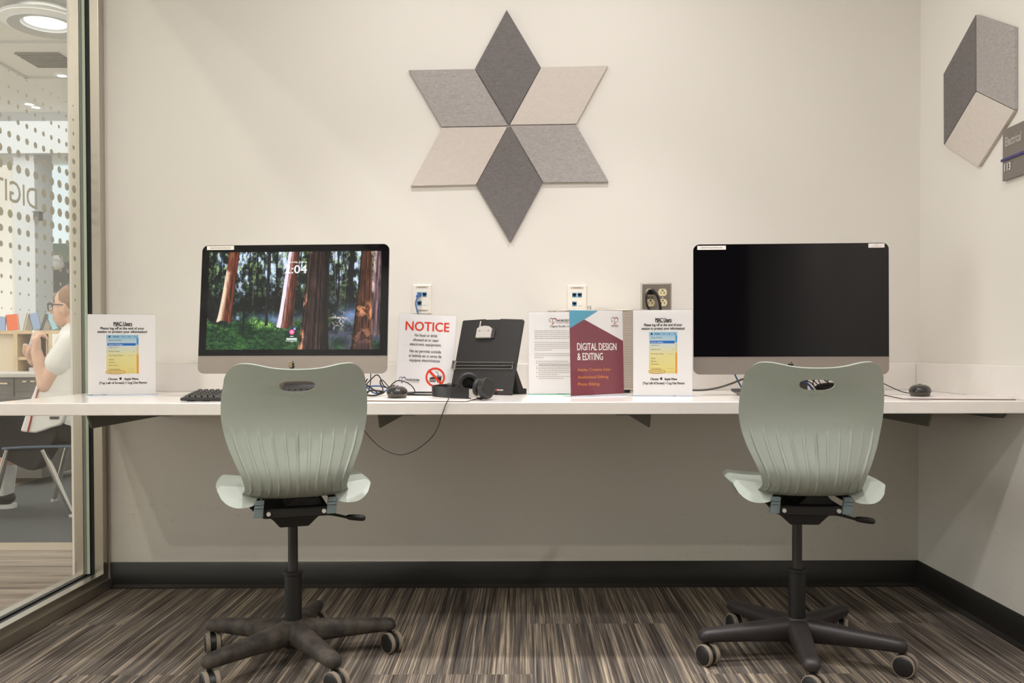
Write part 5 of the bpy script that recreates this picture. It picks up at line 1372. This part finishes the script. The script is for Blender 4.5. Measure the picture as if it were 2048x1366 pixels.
# ------------------------------------------------------------------ seated person
PD = 5.0; py0 = PD - DIST
def W3(px, py, d): return at_d(px, py, d)
sh = W3(147, 688, 4.83); el = W3(92, 770, 4.80); ha = W3(73, 704, 4.80)
hip = Vector((-2.52, py0, .53)); knee = Vector((-3.0, py0 - .10, .52)); ank = Vector((-3.085, py0 - .08, .09))
sh2 = Vector((sh.x + .02, py0 + .18, sh.z)); el2 = Vector((-2.70, py0 + .20, .74)); ha2 = W3(66, 722, 4.98)
def limb(mb, a, b, r0, r1, n=10):
    a, b = Vector(a), Vector(b); n = max(n, int((b - a).length / .010))
    for i in range(n + 1):
        t_ = i / n; mb.ball(a.lerp(b, t_), r0 + (r1 - r0) * t_, nu=14, nv=10)
t = thing('person', 'seated person in a white t-shirt and glasses holding a phone, seen in profile', 'person', (hip.x, hip.y, 0))
mb = MB()
hc = Vector((-2.585, py0, 1.185))                       # head, facing -x
mb.ball(hc + Vector((.012, 0, .022)), (.098, .076, .100)); mb.ball(hc + Vector((-.040, 0, -.045)), (.058, .060, .075)); mb.ball(hc + Vector((-.058, 0, -.088)), (.030, .032, .026))
mb.ball(hc + Vector((-.106, 0, -.030)), (.021, .015, .016)); mb.ball(hc + Vector((-.092, 0, -.008)), (.013, .011, .028)); mb.ball(hc + Vector((-.092, 0, -.066)), (.012, .022, .008)); mb.ball(hc + Vector((-.090, 0, -.078)), (.012, .020, .007))
for s in (-1, 1): mb.ball(hc + Vector((-.004, s * .078, -.020)), (.020, .010, .033))
limb(mb, hc + Vector((.035, 0, -.07)), (-2.535, py0, 1.02), .056, .062)
limb(mb, (-2.525, py0, .99), (-2.50, py0, .60), .105, .125); 
for s in (-1, 1): limb(mb, (-2.525, py0 + s * .07, .97), (-2.505, py0 + s * .08, .62), .085, .09)
limb(mb, (-2.53, py0 - .05, .995), sh, .06, .062, 5); limb(mb, (-2.53, py0 + .05, .995), sh2, .06, .062, 5)
limb(mb, sh, el, .060, .047); limb(mb, el, ha, .045, .029); limb(mb, sh2, el2, .058, .046); limb(mb, el2, ha2, .043, .028)
def hand(mb, w, fwd, side, curl):
    """palm at w, fingers along fwd curling towards curl"""
    fwd, side, curl = fwd.normalized(), side.normalized(), curl.normalized()
    limb(mb, w, w + fwd * .06, .024, .026, 5)
    for s in (-1, 1): limb(mb, w + side * s * .016 + fwd * .02, w + side * s * .024 + fwd * .07, .017, .017, 4)
    for k, ln in enumerate((.034, .038, .036, .029)):
        b = w + fwd * .078 + side * (.030 - .020 * k); m1 = b + fwd * ln * .8 + curl * .012; m2 = m1 + curl * ln * .9 - fwd * .004; m3 = m2 + curl * .012 - fwd * .018
        limb(mb, b, m1, .0098, .0090, 4); limb(mb, m1, m2, .0090, .0082, 4); limb(mb, m2, m3, .0082, .0074, 3)
    b = w + side * .028 + fwd * .025; m1 = b + side * .020 + fwd * .028 + curl * .012; limb(mb, b, m1, .0125, .0105, 4); limb(mb, m1, m1 + fwd * .026 + curl * .014, .0105, .0085, 4)
hand(mb, ha, Vector((-.05, .02, 1)), Vector((-.74, .65, .12)), Vector((.66, .74, -.12)))
hand(mb, ha2, Vector((-.35, -.2, .8)), Vector((.3, -.9, .1)), Vector((.8, .2, -.3)))
for s in (-1, 1):
    k = knee + Vector((0, .20 if s > 0 else 0, 0)); a = ank + Vector((.03 if s > 0 else 0, .22 if s > 0 else 0, 0))
    limb(mb, hip + Vector((0, s * .09, 0)), k, .088, .062); limb(mb, k, a, .060, .040); limb(mb, a, a + Vector((-.10, 0, -.045)), .036, .030, 5)
body = mb.build('body', M['skin'], t, world=True)
rm = body.modifiers.new('r', 'REMESH'); rm.mode = 'VOXEL'; rm.voxel_size = .0065; rm.use_smooth_shade = True
sm = body.modifiers.new('s', 'SMOOTH'); sm.iterations = 2; sm.factor = .5
def soft(name, mb, m, vox=.010, it=6):
    o = mb.build(name, m, t, world=True); r = o.modifiers.new('r', 'REMESH'); r.mode = 'VOXEL'; r.voxel_size = vox; r.use_smooth_shade = True
    s = o.modifiers.new('s', 'SMOOTH'); s.iterations = it; s.factor = .5; return o
mb = MB(); mb.ball(hc + Vector((.026, 0, .036)), (.100, .083, .096)); mb.ball(hc + Vector((.065, 0, -.01)), (.052, .072, .07)); mb.ball(hc + Vector((.118, 0, .03)), (.035, .035, .04))
soft('hair', mb, M['hair'], .008, 3)
mb = MB()
limb(mb, (-2.525, py0, .985), (-2.50, py0, .56), .125, .150)
for s in (-1, 1): limb(mb, (-2.525, py0 + s * .08, .965), (-2.50, py0 + s * .09, .56), .10, .115)
limb(mb, (-2.53, py0 - .05, .99), sh + Vector((0, 0, -.005)), .076, .078, 5); limb(mb, (-2.53, py0 + .05, .99), sh2, .076, .078, 5)
limb(mb, sh, sh.lerp(el, .46), .078, .082, 6); limb(mb, sh2, sh2.lerp(el2, .48), .078, .082, 6)
soft('shirt', mb, M['tee'])
# loose hem hanging over the seat, with red piping
def sheet(name, pts, d, th, m, bulge=.03, n=10, vox=None):
    """a hanging cloth outline (pixels at distance d) with thickness and a soft bulge towards the viewer"""
    q = [W3(a, b, d) for a, b in pts]; cx = sum(p.x for p in q) / len(q); mb = MB()
    mb.loft([[p + Vector((0, -.004, 0)) for p in q], [p + Vector((0, th, 0)) for p in q]]); o = mb.build(name, m, t, world=True, bevel=.012, seg=3); return o
sheet('shirt_hem', [(92, 736), (76, 758), (67, 784), (58, 806), (50, 832), (44, 850), (40, 863), (54, 865), (70, 866), (84, 862), (100, 856), (118, 851), (124, 845), (127, 838), (134, 820), (148, 790), (160, 736)], 4.78, .10, M['tee'])
mb = MB(); mb.tube(smooth_path([W3(79, 770, 4.772), W3(73, 792, 4.772), W3(66, 820, 4.772), W3(60, 846, 4.772), W3(55, 864.5, 4.772)], 6), .0045, 8); mb.build('red_piping', M['red'], t, world=True)
mb = MB(); a, b = W3(100, 833, 4.772), W3(118, 838, 4.772); mb.box(a.x, b.x, a.y - .004, a.y, b.z, a.z); mb.build('hem_tag', mat('dark_tag', rgb(74, 76, 78), .8), t, world=True)
mb = MB()
for s in (-1, 1): limb(mb, hip + Vector((0, s * .09, -.01)), knee + Vector((-.02, .20 if s > 0 else 0, -.015)), .108, .095)
limb(mb, hip + Vector((.05, 0, .03)), hip + Vector((-.08, 0, 0)), .16, .15)
soft('shorts', mb, M['dark_cloth'])
sheet('draped_skirt', [(-30, 836), (-30, 902), (-6, 912), (12, 920), (34, 932), (54, 940), (66, 941), (76, 934), (90, 912), (100, 896), (112, 872), (122, 850), (128, 832)], 4.81, .12, M['dark_cloth'])
mb = MB(); e1 = hc + Vector((-.075, -.075, .002))
for s in (-1, 1):
    e = hc + Vector((-.104, s * .034, .002)); ring = [e + Vector((.006 * abs(math.cos(q)), .027 * math.cos(q), .024 * math.sin(q) - .006)) for q in [2 * PI * k / 20 for k in range(21)]]
    mb.tube(ring, .0026, 6, False); mb.tube([e + Vector((.004, s * .030, .008)), hc + Vector((-.05, s * .079, .006)), hc + Vector((.0, s * .086, .004))], .0034, 6)
mb.tube([hc + Vector((-.106, -.010, 0)), hc + Vector((-.112, 0, .003)), hc + Vector((-.106, .010, 0))], .0026, 6)
mb.build('glasses', M['black'], t, world=True, smooth=60)
for s in (-1, 1):
    a = ank + Vector((.03 if s > 0 else 0, .22 if s > 0 else 0, 0))
    mb = MB(); kq = knee + Vector((0, .20 if s > 0 else 0, 0)); limb(mb, a, a.lerp(kq, .36), .045, .053, 8); mb.build('sock', M['tee'], t, world=True, smooth=60)
    mb = MB(); mb.ball(a + Vector((.0, 0, -.028)), (.058, .046, .045)); mb.ball(a + Vector((-.07, 0, -.045)), (.075, .046, .034)); sh_ = soft('shoe', mb, M['black'], .008, 3)
    mb = MB(); mb.prism([(a.x + .062 * math.cos(q) - (.075 if math.cos(q) < 0 else 0) , a.y + .050 * math.sin(q)) for q in [2 * PI * k / 24 for k in range(24)]], 'z', .001, .024); mb.build('sole', M['tee'], sh_, world=False) if False else mb.build('sole', M['tee'], t, world=True)
pc = ha2 + Vector((-.03, -.01, .03))
tp = thing('phone', 'white phone held in the hands of the seated person', 'phone', M=Matrix.Translation(pc) @ Matrix.Rotation(R(16), 4, 'Y') @ Matrix.Rotation(R(118), 4, 'Z'))
mb = MB(); mb.prism(rounded_rect(.072, .148, .012, 5), 'y', -.004, .004); mb.build('body', M['white'], tp); mb = MB(); mb.prism(rounded_rect(.066, .142, .010, 5, 0, .003), 'y', .004, .0045); mb.build('screen', M['screen_black'], tp)
# the person's chair
xs0, xs1, yc = -2.86, -2.44, py0
t = thing('library_chair', 'dark shell chair with chrome legs under the seated person', 'chair', ((xs0 + xs1) / 2, yc, 0))
mb = MB(); mb.grid(lambda u, v: (xs0 + (xs1 - xs0) * u, yc - .22 + .44 * v, .400 + .010 * (2 * v - 1) ** 2 - .012 * (1 - u) ** 3), 14, 14); o = mb.build('seat', M['blue_grey'], t, world=True, smooth=60); sd = o.modifiers.new('s', 'SOLIDIFY'); sd.thickness = .014
mb = MB(); mb.grid(lambda u, v: (xs1 + .02 + .10 * v + .03 * (1 - (2 * u - 1) ** 2) - .03, yc - .22 + .44 * u, .41 + .40 * v), 14, 14); o = mb.build('backrest', M['blue_grey'], t, world=True, smooth=60); sd = o.modifiers.new('s', 'SOLIDIFY'); sd.thickness = .014
for a, b in (((-2.645, 4.80, .385), (-2.515, 4.86, .012)), ((-2.84, 4.80, .385), (-2.96, 4.84, .012)), ((-2.72, 5.22, .385), (-2.885, 5.36, .012)), ((-2.62, 5.22, .385), (-2.50, 5.34, .012))):
    A_ = Vector((a[0], a[1] - DIST, a[2])); B_ = Vector((b[0], b[1] - DIST, b[2]))
    mb = MB(); mb.tube([A_, A_.lerp(B_, .3), B_], [.013, .017, .0125], 16); lg = mb.build('leg', M['chrome'], t, world=True, smooth=50)
    mb = MB(); mb.cyl((B_.x, B_.y, .0), (B_.x, B_.y, .014), .018, n=16); mb.build('glide', M['bolt'], lg, world=True)
# a second library chair further back, its leg shows beside the first
